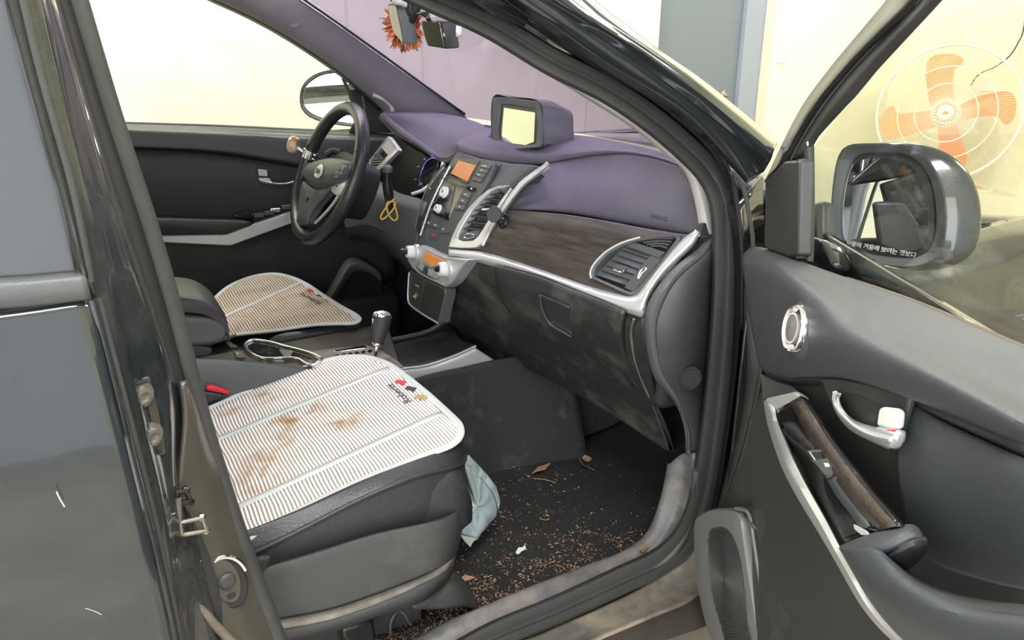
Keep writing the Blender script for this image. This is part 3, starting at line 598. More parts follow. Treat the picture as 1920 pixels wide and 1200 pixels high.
plate('speaker_face', Y3([(622, 574, .69), (642, 540, .69), (660, 513, .69), (680, 508, .69), (700, 516, .69), (716, 530, .69), (716, 590, .69), (622, 600, .69)]), .02, M['pit'], ddr, bw=0)
abox('door_pocket', (-.8, .66, .40), (.3, .80, .56), M['driver_door'], ddr, .02)
# sail panel of the driver's window
plate('sail_panel', Y3([(655, 168, .752), (672, 166, .752), (705, 185, .75), (728, 208, .748), (745, 250, .745), (655, 248, .752), (672, 215, .752)]), .012, M['rubber_dark'], ddr, bw=.002)
tube('quarter_post', Y3([(643, 146, .76), (655, 175, .76), (664, 205, .76), (668, 246, .76)]), .006, M['rubber'], ddr, n=16, res=8)
tube('quarter_post', Y3([(668, 160, .75), (678, 172, .75), (683, 200, .75), (686, 246, .75)]), .005, M['greyplastic'], ddr, n=16, res=8)
ML = Pl(PY(.98).at(630, 185), (-.42, -.90, .12))
mo_ = [(562, 190), (565, 165), (580, 146), (605, 134), (640, 130), (680, 136), (712, 152), (730, 185), (732, 225), (715, 238), (670, 238), (620, 232), (585, 222), (567, 207)]
mi_ = [(568, 188), (571, 167), (585, 151), (608, 140), (640, 137), (676, 142), (700, 158), (716, 185), (718, 215), (706, 230), (670, 232), (622, 225), (590, 215), (574, 203)]
ring('mirror_rim', ML.pts(mo_), ML.pts(mi_), .02, M['gloss'], ddr, n=60, bw=.003)
Cc = sum(ML.pts(mo_), Vector())/len(mo_)
rows = []
for f, off in ((1, 0), (1.02, -.02), (.95, -.05), (.7, -.075), (.3, -.085)):
    rows.append([Cc+(p-Cc)*f+ML.n*off for p in ML.pts(mo_)])
loft('mirror_shell', rows, M['paint'], ddr, nu=40, nv=14, closed=True, t=0)
plate('mirror_glass', ML.pts([(a, b) for a, b in mi_], -.006), .002, M['mirror'], ddr, curve=50, bw=0)
# ================================================================== DASHBOARD
db = thing('dashboard', 'charcoal dashboard with dark wood panel, silver strip and air vents', 'dashboard', (.35, 0, .9))
PS = Pl((.125, 0, .87), (-.88, 0, .48))
PWd = Pl((.13, -.13, .90), Vector((.4, 0, .92)).cross(Vector((.125, -.49, 0))))
PG = Pl((.125, -.13, .885), Vector((.125, -.49, 0)).cross(Vector((.15, 0, -.26))))
PT = Pl((.11, 0, .8), (-1, 0, .12))
z7 = lambda L: [(800+a/3, 450+b/3) for a, b in L]
# core that closes the volume behind the visible skins
for nm, lo, hi in (('dash_core', (.34, -.60, .66), (.60, .60, 1.00)), ('dash_core', (.26, -.10, .42), (.6, .10, 1.0))):
    abox(nm, lo, hi, M['rubber_dark'], db, .02)
# passenger pad
loft('passenger_pad', [Y3([(1022, 306, -.125), (1100, 290, -.22), (1180, 289, -.35), (1245, 302, -.48), (1292, 324, -.58), (1315, 350, -.64)]),
                       Y3([(990, 325, -.14), (1090, 315, -.23), (1180, 315, -.37), (1245, 325, -.49), (1292, 345, -.58), (1319, 372, -.645)]),
                       Y3([(965, 352, -.155), (1070, 352, -.25), (1170, 362, -.40), (1240, 378, -.51), (1290, 395, -.59), (1328, 410, -.655)]),
                       Y3([(950, 380, -.17), (1060, 390, -.27), (1160, 407, -.41), (1230, 420, -.52), (1285, 430, -.60), (1334, 432, -.665)]),
                       Y3([(944, 389, -.175), (1060, 400, -.27), (1160, 417, -.41), (1230, 430, -.52), (1285, 438, -.60), (1336, 442, -.665)])], M['dash'], db, nu=50, nv=30, t=.02)
text('airbag_mark', 'AIRBAG', .011, PY(-.575).at(1222, 412)+Vector((-.006, 0, .004)), Vector((.3, -1, -.02)), Vector((.25, .05, 1)), M['rubber_dark'], db, .0002)
# deck and lip
lipL = [(857, 284, .125), (900, 298, .06), (960, 307, -.03), (1010, 309, -.115), (1060, 300, -.18), (1115, 291, -.25), (1180, 289, -.35), (1245, 301, -.48), (1295, 322, -.585)]
lipU = [(854, 268, .14), (900, 281, .07), (960, 287, -.02), (1015, 285, -.11), (1070, 279, -.18), (1120, 278, -.25), (1185, 281, -.35), (1248, 296, -.48), (1296, 318, -.585)]
dkM = [(870, 254, .18), (915, 258, .10), (970, 265, .0), (1030, 266, -.09), (1090, 266, -.17), (1140, 270, -.25), (1195, 277, -.34), (1252, 293, -.46), (1298, 316, -.57)]
dkR = [(912, 238, .24), (960, 246, .14), (1010, 249, .06), (1060, 251, -.02), (1110, 257, -.11), (1160, 266, -.22), (1210, 277, -.33), (1262, 293, -.44), (1302, 314, -.56)]
loft('center_deck', [Y3(lipL), Y3([(a, (b+d)/2, (c+e)/2-.003) for (a, b, c), (_, d, e) in zip(lipL, lipU)]), Y3(lipU), Y3(dkM), Y3(dkR)], M['dash'], db, nu=60, nv=26, t=.015)
loft('driver_pad', [Y3([(712, 222, .57), (728, 241, .545), (753, 258, .49), (787, 278, .39), (817, 298, .28), (838, 302, .20), (857, 290, .13)]),
                    Y3([(713, 214, .57), (740, 233, .54), (768, 248, .48), (800, 268, .38), (828, 289, .27), (845, 290, .20), (857, 280, .13)]),
                    Y3([(722, 211, .58), (765, 216, .53), (805, 226, .46), (838, 240, .37), (855, 255, .28), (858, 264, .20), (860, 268, .14)]),
                    Y3([(738, 209, .60), (800, 210, .59), (850, 216, .52), (880, 224, .42), (900, 231, .32), (910, 238, .25), (905, 246, .20)])], M['dash'], db, nu=60, nv=30, t=.012)
tube('pad_lip', Y3([(716, 217, .572), (730, 230, .55), (757, 250, .49), (790, 272, .39), (820, 293, .28), (842, 296, .20), (858, 284, .13)]), lambda t: .013-.010*t, M['dash'], db, n=40, res=14)
# navigation screen housing
PN = Pl((.345, 0, 1.15), (-.93, -.12, .22))
no = [(924, 182), (955, 182), (1010, 190), (1018, 230), (1014, 276), (960, 280), (928, 274), (921, 250)]
ni = [(938, 196), (960, 197), (1004, 205), (1007, 235), (1004, 270), (962, 274), (938, 268), (933, 245)]
A = poly(PN.pts(no), 56, True); B = poly(PN.pts(ni, -.004), 56, True)
ring('screen_housing', A, B, .03, M['greyplastic'], db, curved=False, back=Vector((.03, -.004, -.004)), bw=.002)
An = cat(PN.pts(no), 48, True); cn = sum(An, Vector())/48
loft('screen_shroud', [An, [cn+(p-cn)*.99+Vector((.04, -.004, -.003)) for p in An], [cn+(p-cn)*.86+Vector((.085, -.01, -.014)) for p in An]], M['greyplastic'], db, nu=48, closed=True, t=0, sm=30)
plate('shroud_back', [cn+(p-cn)*.86+Vector((.085, -.01, -.014)) for p in An], .002, M['greyplastic'], db, bw=0)
plate('screen_bezel', PN.pts(ni, -.008), .006, M['gloss'], db, bw=0)
plate('screen', PN.pts([(945, 202), (1003, 211), (1001, 266), (985, 272), (940, 266), (942, 235)], -.006), .002, M['screen'], db, bw=0)
loft('screen_well', [Y3([(915, 258, .10), (925, 272, .075), (960, 282, .0), (1000, 283, -.08), (1022, 276, -.12)]), Y3([(920, 250, .10), (930, 266, .075), (960, 276, .0), (1000, 277, -.08), (1022, 270, -.12)])], M['rubber_dark'], db, nu=20, t=.003)
# centre fascia
plate('center_fascia', PS.pts([(857, 283), (900, 297), (960, 306), (985, 309), (960, 330), (945, 350), (925, 400), (900, 462), (845, 476), (800, 476), (772, 462), (784, 420), (815, 350)], -.012), .06, M['stack'], db, bw=.003)
plate('stack_panel', PS.pts([(853, 291), (928, 306), (917, 335), (888, 385), (862, 430), (844, 474), (822, 478), (800, 472), (783, 458), (798, 420), (828, 345)]), .012, M['stack'], db, bw=.002)
z4 = lambda L: [(800+a/6, 280+b/6) for a, b in L]
plate('radio_bezel', PS.pts(z4([(320, 85), (600, 128), (560, 190), (470, 375), (440, 385), (240, 275), (255, 235)]), .002), .006, M['gloss'], db, bw=.001)
plate('radio_display', PS.pts(z4([(355, 125), (550, 178), (455, 358), (272, 272)]), .0035), .003, M['orange'], db, bw=.0005)
plate('radio_flap', PS.pts(z4([(180, 320), (250, 325), (345, 350), (450, 410), (455, 440), (320, 395), (190, 345)]), .010), .004, M['gloss'], db, bw=.001)
plate('missing_cover_card', PS.pts(z4([(195, 345), (440, 430), (400, 480), (290, 680), (235, 800), (180, 770), (60, 700), (100, 590)]), .0015), .004, M['beigecard'], db, bw=.0005)
plate('knob_backing', PS.pts(z4([(270, 390), (320, 410), (300, 520), (235, 800), (60, 720), (90, 610), (150, 500)]), .003), .004, M['gloss'], db, bw=.001)
for i in range(4):
    a = i/4; b = (i+.92)/4
    L0 = ((625, 152), (500, 350)); R0 = ((722, 178), (600, 372))
    q = [tuple(L0[0][k]+(L0[1][k]-L0[0][k])*a for k in (0, 1)), tuple(R0[0][k]+(R0[1][k]-R0[0][k])*a for k in (0, 1)), tuple(R0[0][k]+(R0[1][k]-R0[0][k])*b for k in (0, 1)), tuple(L0[0][k]+(L0[1][k]-L0[0][k])*b for k in (0, 1))]
    o = plate('radio_button', PS.pts(z4(q), .004), .005, M['button'], db, bw=.0006)
    c = (sum(x for x, _ in q)/4-12, sum(y for _, y in q)/4); w = 30 if i == 0 else 13
    plate('button_print', PS.pts(z4([(c[0]-w, c[1]-9), (c[0]+w, c[1]-1), (c[0]+w-4, c[1]+8), (c[0]-w-4, c[1])]), .0046), .0004, M['redmark' if i == 3 else 'mark'], o, bw=0)
for i in range(3):
    a = i/3; b = (i+.93)/3
    L0 = ((405, 455), (302, 678)); R0 = ((500, 492), (400, 690))
    q = [tuple(L0[0][k]+(L0[1][k]-L0[0][k])*a for k in (0, 1)), tuple(R0[0][k]+(R0[1][k]-R0[0][k])*a for k in (0, 1)), tuple(R0[0][k]+(R0[1][k]-R0[0][k])*b for k in (0, 1)), tuple(L0[0][k]+(L0[1][k]-L0[0][k])*b for k in (0, 1))]
    o = plate('audio_button', PS.pts(z4(q), .004), .005, M['button'], db, bw=.0006)
    c = (sum(x for x, _ in q)/4, sum(y for _, y in q)/4)
    plate('button_print', PS.pts(z4([(c[0]-12, c[1]-10), (c[0]+12, c[1]-4), (c[0]+9, c[1]+8), (c[0]-14, c[1]+2)]), .0046), .0004, M['mark'], o, bw=0)
plate('usb_port', PS.pts(z4([(470, 400), (545, 428), (525, 478), (455, 455)]), .004), .004, M['gloss'], db, bw=.001)
plate('port_print', PS.pts(z4([(490, 435), (512, 425), (510, 450), (490, 450)]), .0046), .0004, M['mark'], db, bw=0)
for (u, v, r) in ((215, 490, .0125), (145, 675, .0095)):
    p = PS.at(800+u/6, 280+v/6, .003); ax = PS.n
    k = lathe('rotary_knob', [(r*1.1, 0), (r*1.15, .003), (r, .004), (r*.96, .011), (r*.7, .012), (r*.62, .009), (.001, .009)], p, ax, M['white'], db, 36)
    lathe('knob_shaft', [(r*.3, .009), (r*.3, .012), (.001, .012)], p, ax, M['steel'], k, 16)
for pts, m_ in (([(10, 800), (60, 800), (60, 870), (0, 860)], 'button'), ([(70, 820), (140, 850), (120, 890), (55, 870)], 'button'), ([(160, 855), (275, 885), (250, 940), (130, 940)], 'button'), ([(35, 900), (120, 905), (125, 950), (90, 1008), (30, 975)], 'button')):
    plate('hazard_row_button', PS.pts(z4(pts), .003), .004, M[m_], db, bw=.0008)
plate('hazard_symbol', PS.pts(z4([(55, 975), (70, 925), (95, 975)]), .0036), .0004, M['redmark'], db, bw=0)
for u, v in ((20, 825), (95, 850), (185, 895)): plate('button_print', PS.pts(z4([(u-10, v-8), (u+14, v), (u+12, v+10), (u-12, v+4)]), .0036), .0004, M['mark'], db, bw=0)
# centre right vent with silver frame
vo = [(841, 463), (846, 446), (858, 420), (876, 392), (897, 370), (915, 355), (933, 348), (957, 347), (958, 352), (946, 372), (928, 402), (912, 435), (903, 456), (892, 464), (865, 465)]
vi = [(857, 448), (858, 440), (868, 421), (884, 395), (903, 374), (918, 360), (930, 354), (952, 352), (952, 356), (940, 374), (922, 402), (905, 430), (895, 445), (887, 451), (868, 452)]
PV = Pl((.125, -.12, .88), (-.86, -.12, .46))
ring('vent_frame', poly(PV.pts(vo, .006), 70, True), poly(PV.pts(vi, .003), 70, True), .02, M['silver'], db, curved=False, bw=.0012)
plate('vent_cavity', PV.pts(vi, -.018), .004, M['rubber_dark'], db, bw=0)
for i in range(8):
    f = i/8; L_ = cat([Vector((a, b, 0)) for a, b in ((926, 356), (903, 375), (884, 396), (867, 423), (858, 440))], 9)[i]
    Rr = cat([Vector((a, b, 0)) for a, b in ((952, 353), (940, 374), (922, 402), (905, 430), (897, 443))], 9)[i]
    a0 = PV.at(L_.x, L_.y, -.002); a1 = PV.at(Rr.x, Rr.y, -.002); dn = Vector((.012, .002, -.001))
    if i: plate('vent_slat', [a0+dn*0, a1, a1+Vector((.016, 0, .004)), a0+Vector((.016, 0, .004))], .0022, M['dashend'], db, bw=.0006)
tube('vent_tab', PV.pts([(905, 393), (915, 393), (921, 391)], .004), .003, M['chrome'], db, n=8, res=8)
plate('vent_foot', PV.pts([(858, 438), (900, 430), (893, 447), (886, 451), (866, 452), (857, 448)], -.003), .01, M['stack'], db, bw=.001)
tube('vent_dial', PV.pts([(870, 442), (878, 438), (888, 441), (886, 446), (872, 446)], .001), .0016, M['chrome'], db, n=24, res=6, closed=True)
# centre left vent (narrow) with silver edge
PLv = Pl((.17, .13, .95), (-.86, .1, .46))
lvo = [(833, 313), (840, 318), (822, 352), (806, 388), (793, 422), (787, 440), (781, 430), (786, 402), (800, 360), (816, 332)]
plate('left_vent_cavity', PLv.pts(lvo, -.004), .01, M['rubber_dark'], db, bw=0)
for i in range(8):
    a = PLv.at(827-i*5.2, 326+i*13, .004); b = PLv.at(834-i*5.6, 327+i*13.4, .004)
    plate('vent_slat', [a, b, b+Vector((.008, 0, .002)), a+Vector((.008, 0, .002))], .002, M['button'], db, bw=.0005)
tube('left_vent_edge', PS.pts([(844, 312, .006), (826, 346, .006), (808, 384, .006), (796, 418, .006), (788, 442, .006)]), .0028, M['silver'], db, n=30, res=8)
tube('left_vent_edge', PLv.pts([(832, 309, .004), (812, 334, .004), (796, 364, .004), (784, 402, .004), (779, 428, .004)]), .0025, M['greyplastic'], db, n=30, res=8)
tube('vent_tab', PLv.pts([(805, 352, .004), (809, 356, .004)]), .0025, M['chrome'], db, n=6, res=8)
# silver arc from vent to deck
loft('silver_arc', [PWd.pts([(901, 458), (915, 428), (930, 403), (948, 376), (972, 343), (996, 324), (1022, 306)], .004), PWd.pts([(905, 460), (921, 428), (936, 404), (954, 379), (978, 348), (1002, 329), (1027, 309)], .010), PWd.pts([(908, 463), (925, 430), (940, 406), (957, 383), (982, 352), (1006, 332), (1030, 311)], .002)], M['silver'], db, nu=40, nv=8, t=.01)
loft('arc_shoulder', [PWd.pts([(944, 362), (966, 343), (988, 326), (1010, 311)], -.004), PS.pts([(920, 352), (935, 335), (955, 318), (982, 308)], -.004), PS.pts([(900, 372), (918, 345), (930, 325), (940, 306)], -.010)], M['stack'], db, nu=16, nv=8, t=.01)
# wood panel
wood = loft('wood_panel', [PWd.pts([(938, 392), (1060, 402), (1160, 419), (1230, 432), (1285, 440), (1310, 441)], -.004), PWd.pts([(925, 415), (1050, 428), (1150, 448), (1215, 462), (1260, 470), (1285, 472)], .003), PWd.pts([(912, 440), (1020, 462), (1120, 492), (1180, 510), (1215, 520), (1240, 524)], .004), PWd.pts([(898, 472), (960, 488), (1040, 515), (1105, 538), (1165, 556), (1192, 552)], 0)], M['wood'], db, nu=150, nv=70, t=.008)
def cut(o, P, pl):
    x, y, z = frame_of(pl.n); Q = [((p-P[0]).dot(x), (p-P[0]).dot(y)) for p in P]
    bm = bmesh.new(); bm.from_mesh(o.data); kill = []
    for f in bm.faces:
        c = f.calc_center_median(); d = ray_hit(c, pl); cx, cy = (d-P[0]).dot(x), (d-P[0]).dot(y); ins = False
        for i in range(len(Q)):
            (x1, y1), (x2, y2) = Q[i], Q[(i+1) % len(Q)]
            if (y1 > cy) != (y2 > cy) and cx < (x2-x1)*(cy-y1)/(y2-y1)+x1: ins = not ins
        if ins: kill.append(f)
    bmesh.ops.delete(bm, geom=kill, context='FACES'); bm.to_mesh(o.data); bm.free()
def ray_hit(c, pl): return c - pl.n*(c-pl.p).dot(pl.n)
# silver strip (L-shaped)
su = [(841, 467), (870, 469), (905, 472), (960, 487), (1040, 514), (1110, 538), (1165, 552), (1184, 553), (1196, 546), (1215, 522), (1240, 490), (1268, 458), (1290, 440), (1303, 432)]
sl = [(841, 481), (870, 487), (905, 495), (960, 512), (1040, 541), (1110, 565), (1160, 582), (1190, 592), (1207, 594), (1216, 562), (1243, 521), (1275, 488), (1300, 462), (1315, 436)]
smid = [((a+c)/2+(2 if i > 8 else 0), (b+d)/2) for i, ((a, b), (c, d)) in enumerate(zip(su, sl))]
loft('silver_strip', [PWd.pts(su, .001), PWd.pts([(a*.7+c*.3, b*.7+d*.3) for (a, b), (c, d) in zip(su, sl)], .012), PWd.pts([(a*.3+c*.7, b*.3+d*.7) for (a, b), (c, d) in zip(su, sl)], .011), PWd.pts(sl, -.002)], M['silver'], db, nu=80, nv=14, t=.01)
# right vent
z5 = lambda L: [(700+a/3, 200+b/3) for a, b in L]
ro_ = z5([(1218, 960), (1222, 905), (1300, 822), (1390, 770), (1480, 742), (1600, 722), (1715, 720), (1722, 740), (1650, 850), (1560, 965), (1478, 1052), (1440, 1060), (1360, 1025)])
ri_ = z5([(1240, 955), (1243, 912), (1312, 835), (1395, 786), (1482, 758), (1600, 738), (1698, 733), (1704, 742), (1636, 845), (1546, 955), (1466, 1038), (1440, 1042), (1366, 1010)])
ring('vent_frame', poly(PWd.pts(ro_, .008), 70, True), poly(PWd.pts(ri_, .005), 70, True), .02, M['greyplastic'], db, curved=False, bw=.001)
cut(wood, poly(PWd.pts(ri_, .0), 60, True), PWd)
tube('vent_rim', PWd.pts(z5([(1225, 965), (1220, 930), (1245, 880), (1310, 815), (1400, 765), (1500, 735)]), .009), .0018, M['lightgrey'], db, n=30, res=6)
plate('vent_cavity', PWd.pts(ri_, -.016), .004, M['rubber_dark'], db, bw=0)
plate('vent_divider', PWd.pts(z5([(1440, 770), (1480, 765), (1640, 818), (1600, 850), (1560, 835), (1420, 785)]), .004), .006, M['stack'], db, bw=.001)
plate('vent_side_panel', PWd.pts(z5([(1560, 835), (1605, 850), (1640, 830), (1545, 955), (1462, 1040), (1410, 1020), (1440, 975), (1500, 900)]), .002), .006, M['stack'], db, bw=.001)
for i in range(6):
    f = i/5.2; a = (1395-150*f, 800+150*f); b = (1545-125*f, 850+160*f)
    pa, pb = PWd.at(*z5([a])[0], -.001), PWd.at(*z5([b])[0], -.001)
    plate('vent_slat', [pa, pb, pb+Vector((.014, .002, .010)), pa+Vector((.014, .002, .010))], .0022, M['button'], db, bw=.0006)
for i in range(4):
    f = i/3.4; a = (1500+70*f, 752+34*f+4); b = (1690-45*f, 742+60*f); c = ((a[0]+b[0])/2, (a[1]+b[1])/2-8)
    P = cat(PWd.pts(z5([a, c, b]), 0), 10)
    tube('vent_fin', P, .0018, M['button'], db, n=10, res=6, curved=False)
plate('vent_tab', PWd.pts(z5([(1372, 885), (1432, 900), (1400, 925), (1345, 908)]), .010), .006, M['button'], db, bw=.001)
tube('vent_tab_trim', PWd.pts(z5([(1350, 915), (1395, 932), (1410, 922)]), .009), .0014, M['chrome'], db, n=8, res=6)
tube('vent_dial', PWd.pts(z5([(1525, 905), (1500, 930), (1488, 965), (1498, 960), (1512, 935), (1535, 912)]), .004), .0016, M['chrome'], db, n=24, res=6, closed=True)
# lower dash and glovebox
loft('lower_dash', [PG.pts([(846, 482, .0), (905, 496), (1040, 543), (1110, 567), (1160, 584), (1207, 596)], -.004),
                    PG.pts([(852, 520, .0), (900, 535, .0), (1000, 575), (1090, 610), (1160, 640), (1212, 655)], .012),
                    PG.pts([(838, 570, .0), (900, 600), (1000, 640), (1090, 680), (1165, 720), (1225, 740)], .012),
                    PG.pts([(836, 606, .0), (905, 650), (990, 680), (1085, 725), (1165, 772), (1250, 820)], .002),
                    PG.pts([(845, 622, -.02), (925, 672, -.01), (990, 690, -.01), (1085, 738, -.01), (1165, 784, -.01), (1262, 850, -.01)], -.006), [p+Vector((.14, 0, .015)) for p in PG.pts([(850, 625), (925, 675), (990, 692), (1085, 740), (1165, 786), (1262, 852)], -.016)]], M['dashlow'], db, nu=60, nv=40, t=.01)
gl = z7([(378, 150), (395, 250), (425, 345), (490, 440), (560, 500), (700, 575), (850, 655), (1000, 730), (1100, 785), (1200, 850), (1130, 700), (1092, 560), (1088, 480), (1108, 415), (1000, 370), (800, 290), (600, 215)])
loft('glovebox_door', [PG.pts(z7([(378, 148), (600, 208), (800, 285), (1000, 362), (1108, 408)]), .012), PG.pts(z7([(392, 230), (600, 310), (800, 395), (1000, 475), (1088, 510)]), .022), PG.pts(z7([(425, 345), (620, 430), (820, 530), (1000, 605), (1105, 640)]), .022), PG.pts(z7([(500, 450), (680, 545), (850, 635), (1020, 715), (1155, 780)]), .016), PG.pts(z7([(560, 500), (720, 590), (870, 668), (1040, 750), (1205, 855)]), .012)], M['dashlow'], db, nu=40, nv=30, t=.012)
loft('glovebox_handle', [PG.pts(z7([(640, 310), (700, 335), (760, 360), (800, 380)]), .0255), PG.pts(z7([(655, 380), (710, 400), (765, 425), (806, 450)]), .0235), PG.pts(z7([(690, 450), (735, 470), (780, 495), (815, 520)]), .0245), PG.pts(z7([(700, 470), (735, 492), (780, 515), (820, 540)]), .028)], M['dashend'], db, nu=16, nv=14, t=.004)
tube('handle_lip', PG.pts(z7([(638, 312), (650, 390), (690, 465), (740, 500), (815, 545)]), .027), .0022, M['greyplastic'], db, n=24, res=6)
tube('glovebox_seam', PG.pts(z7([(1165, 445), (1150, 520), (1165, 640), (1200, 760), (1250, 880)]), .012), .0024, M['dusty'], db, n=24, res=6)
tube('lower_seam', PG.pts(z7([(1245, 870), (1290, 930), (1330, 1010), (1370, 1120), (1392, 1190)]), .010), .0024, M['dashend'], db, n=24, res=6)
tube('lower_seam', PG.pts(z7([(1250, 890), (1275, 940), (1310, 1030), (1345, 1130), (1360, 1180)]), .010), .0018, M['greyplastic'], db, n=24, res=6)
# right end: grey band and dark end cap
ib = [(1338, 436, -.672), (1308, 466, -.68), (1275, 492, -.683), (1243, 523, -.685), (1216, 565, -.687), (1208, 600, -.688), (1211, 650, -.688), (1226, 708, -.69), (1262, 752, -.69), (1284, 800, -.69), (1285, 850, -.69)]
ob = [(1340, 450, -.69), (1325, 475, -.70), (1290, 505, -.703), (1262, 535, -.705), (1240, 578, -.707), (1231, 618, -.708), (1234, 660, -.708), (1246, 705, -.708), (1272, 748, -.708), (1292, 800, -.705), (1298, 850, -.70)]
loft('end_band', [Y3(ib), Y3([((a+d)/2, (b+e)/2, (c+f)/2-.008) for (a, b, c), (d, e, f) in zip(ib, ob)]), Y3(ob)], M['greyplastic'], db, nu=60, nv=8, t=.01)
loft('end_cap', [Y3(ob), Y3([(1345, 450, -.70), (1345, 480, -.70), (1345, 520, -.70), (1345, 560, -.70), (1345, 600, -.70), (1345, 650, -.70), (1342, 700, -.70), (1338, 740, -.70), (1335, 780, -.70), (1332, 820, -.70), (1325, 860, -.70)])], M['dashend'], db, nu=60, nv=8, t=.008)
p = PY(-.712).at(1294, 708)
lathe('round_port', [(.0205, 0), (.0205, .003), (.0175, .003), (.0165, -.001), (.001, -.001)], p, (-.25, -1, .1), M['rubber_dark'], db, 36)
plate('fuse_cover_tab', Y3([(1312, 440, -.675), (1338, 441, -.675), (1338, 420, -.67), (1318, 418, -.67)]), .01, M['dashend'], db, bw=.001)
# climate panel
zc = lambda L: [(750+a/6.67, 440+b/6.67) for a, b in L]
plate('climate_panel', PT.pts(zc([(250, 130), (330, 165), (420, 215), (560, 275), (700, 290), (860, 310), (790, 380), (700, 520), (640, 600), (560, 660), (480, 620), (350, 560), (240, 500), (150, 420), (90, 320), (100, 250), (180, 150)]), .006), .03, M['silver'], db, bw=.003)
plate('climate_display', PT.pts(zc([(330, 210), (545, 335), (500, 440), (420, 415), (285, 305)]), .008), .003, M['orange_bright'], db, bw=.0006)
plate('climate_button_bar', PT.pts(zc([(230, 340), (350, 400), (490, 490), (465, 565), (380, 545), (260, 480), (200, 410)]), .008), .003, M['greyplastic'], db, bw=.0008)
for q in ([(240, 350), (300, 385), (270, 455), (212, 405)], [(355, 420), (415, 455), (395, 530), (340, 495)], [(425, 460), (488, 500), (460, 560), (402, 535)]):
    plate('climate_button', PT.pts(zc(q), .0095), .002, M['silver'], db, bw=.0006)
for i in range(4): plate('climate_bar_mark', PT.pts(zc([(312, 420+i*18), (345, 428+i*18), (343, 437+i*18), (308, 430+i*18)]), .0095), .001, M['rubber_dark'], db, bw=0)
for (u, v, r) in ((185, 215, .0155), (590, 430, .0165)):
    p = PT.at(750+u/6.67, 440+v/6.67, .004); ax = (PT.n+Vector((0, .1, 0))).normalized()
    lathe('knob_collar', [(r*1.35, -.004), (r*1.3, .004), (r*1.05, .006), (r*1.05, .0)], p+Vector((0, -.008, 0)), ax, M['silver'], db, 36)
    k = lathe('climate_knob', [(r, .0), (r*1.0, .006), (r*.92, .02), (r*.6, .021), (.5*r, .017), (.001, .017)], p, ax, M['white'], db, 36)
    lathe('knob_core', [(r*.45, .017), (r*.42, .027), (r*.2, .029), (.001, .029)], p, ax, M['gloss'], k, 20)
    lathe('knob_pin', [(r*.2, 0), (r*.2, .006), (.001, .007)], p+ax*.027+Vector((0, .003, .004)), ax, M['chrome'], k, 10)
# tray below
plate('tray_frame', PT.pts(zc([(120, 440), (200, 480), (320, 560), (560, 670), (555, 760), (520, 900), (480, 1110), (300, 1020), (130, 890), (95, 800)]), .002), .03, M['greyplastic'], db, bw=.003)
plate('tray_opening', PT.pts(zc([(310, 575), (545, 680), (550, 740), (510, 900), (470, 1080), (260, 960), (270, 800)]), .0035), .003, M['rubber_dark'], db, bw=.001)
plate('socket_panel', PT.pts(zc([(135, 460), (300, 560), (255, 940), (130, 860), (110, 800)]), .0035), .003, M['dashend'], db, bw=.001)
tube('tray_edge', PT.pts(zc([(115, 470), (105, 600), (100, 800), (135, 885), (300, 1005), (475, 1108)]), .006), .0022, M['silver'], db, n=40, res=8)
lathe('socket_cap', [(.0062, 0), (.0062, .003), (.004, .0035), (.001, .002)], PT.at(779, 556, .004), PT.n, M['chrome'], db, 24, sy=1.9)
lathe('socket_symbol', [(.0042, 0), (.001, .0004)], PT.at(779, 556, .0078), PT.n, M['orange'], db, 20, sy=1.9)
plate('socket_print', PT.pts(zc([(190, 620), (235, 645), (232, 655), (188, 630)]), .004), .0005, M['mark'], db, bw=0)
# instrument cluster, driver's vents, lower driver's panel
plate('cluster_back', X3([(700, 235, .34), (850, 300, .30), (840, 325, .28), (770, 368, .26), (700, 345, .28), (690, 280, .32)]), .02, M['rubber_dark'], db, bw=0)
loft('cluster_hood', [Y3([(716, 222, .56), (755, 258, .48), (790, 279, .38), (826, 300, .26)]), X3([(725, 236, .32), (760, 268, .31), (795, 290, .30), (822, 308, .28)])], M['black'], db, nu=20, t=.003)
PC_ = PX(.27)
lathe('gauge_dial', [(.048, 0), (.05, .003), (.046, .004), (.044, .001), (.001, .001)], PC_.at(806, 322), (-.93, 0, .37), M['gloss'], db, 40)
tube('gauge_ring', [PX(.262).at(a, b) for a, b in ((786, 348), (789, 325), (798, 304), (810, 296), (816, 297))], .0013, M['blueglow'], db, n=20, res=6)
for i, (a, b) in enumerate(((784, 312), (779, 336), (796, 298), (810, 292))):
    plate('gauge_tick', [PX(.262).at(a+dx, b+dy) for dx, dy in ((-2, 0), (2, -1), (2, .6), (-2, 1.4))], .0005, M['mark'], db, bw=0)
loft('cluster_trim', [Y3([(828, 303, .22), (822, 322, .22), (808, 340, .23), (790, 354, .25), (770, 361, .28)]), Y3([(833, 306, .21), (827, 326, .21), (812, 345, .22), (793, 358, .24), (772, 366, .27)])], M['silver'], db, nu=24, t=.006)
loft('lower_driver_panel', [Y3([(640, 330, .60), (700, 335, .50), (745, 360, .33), (785, 372, .20), (800, 380, .14)]), Y3([(640, 400, .60), (690, 395, .45), (740, 400, .30), (775, 415, .18), (785, 430, .13)]), Y3([(650, 440, .6), (700, 440, .45), (745, 470, .30), (765, 490, .18), (775, 500, .12)]), X3([(650, 470, .36), (700, 470, .36), (745, 490, .34), (765, 510, .30), (775, 520, .28)])], M['greyplastic'], db, nu=30, nv=20, t=.01)
LV = Pl(PX(.20).at(720, 290), (-.95, -.1, .25))
ring('driver_vent_frame', poly(LV.pts([(692, 300), (728, 254), (748, 281), (712, 318), (700, 327), (688, 322)]), 48, True), poly(LV.pts([(696, 302), (725, 264), (738, 280), (708, 311), (700, 320), (692, 317)], -.003), 48, True), .012, M['silver'], db, curved=False, bw=.001)
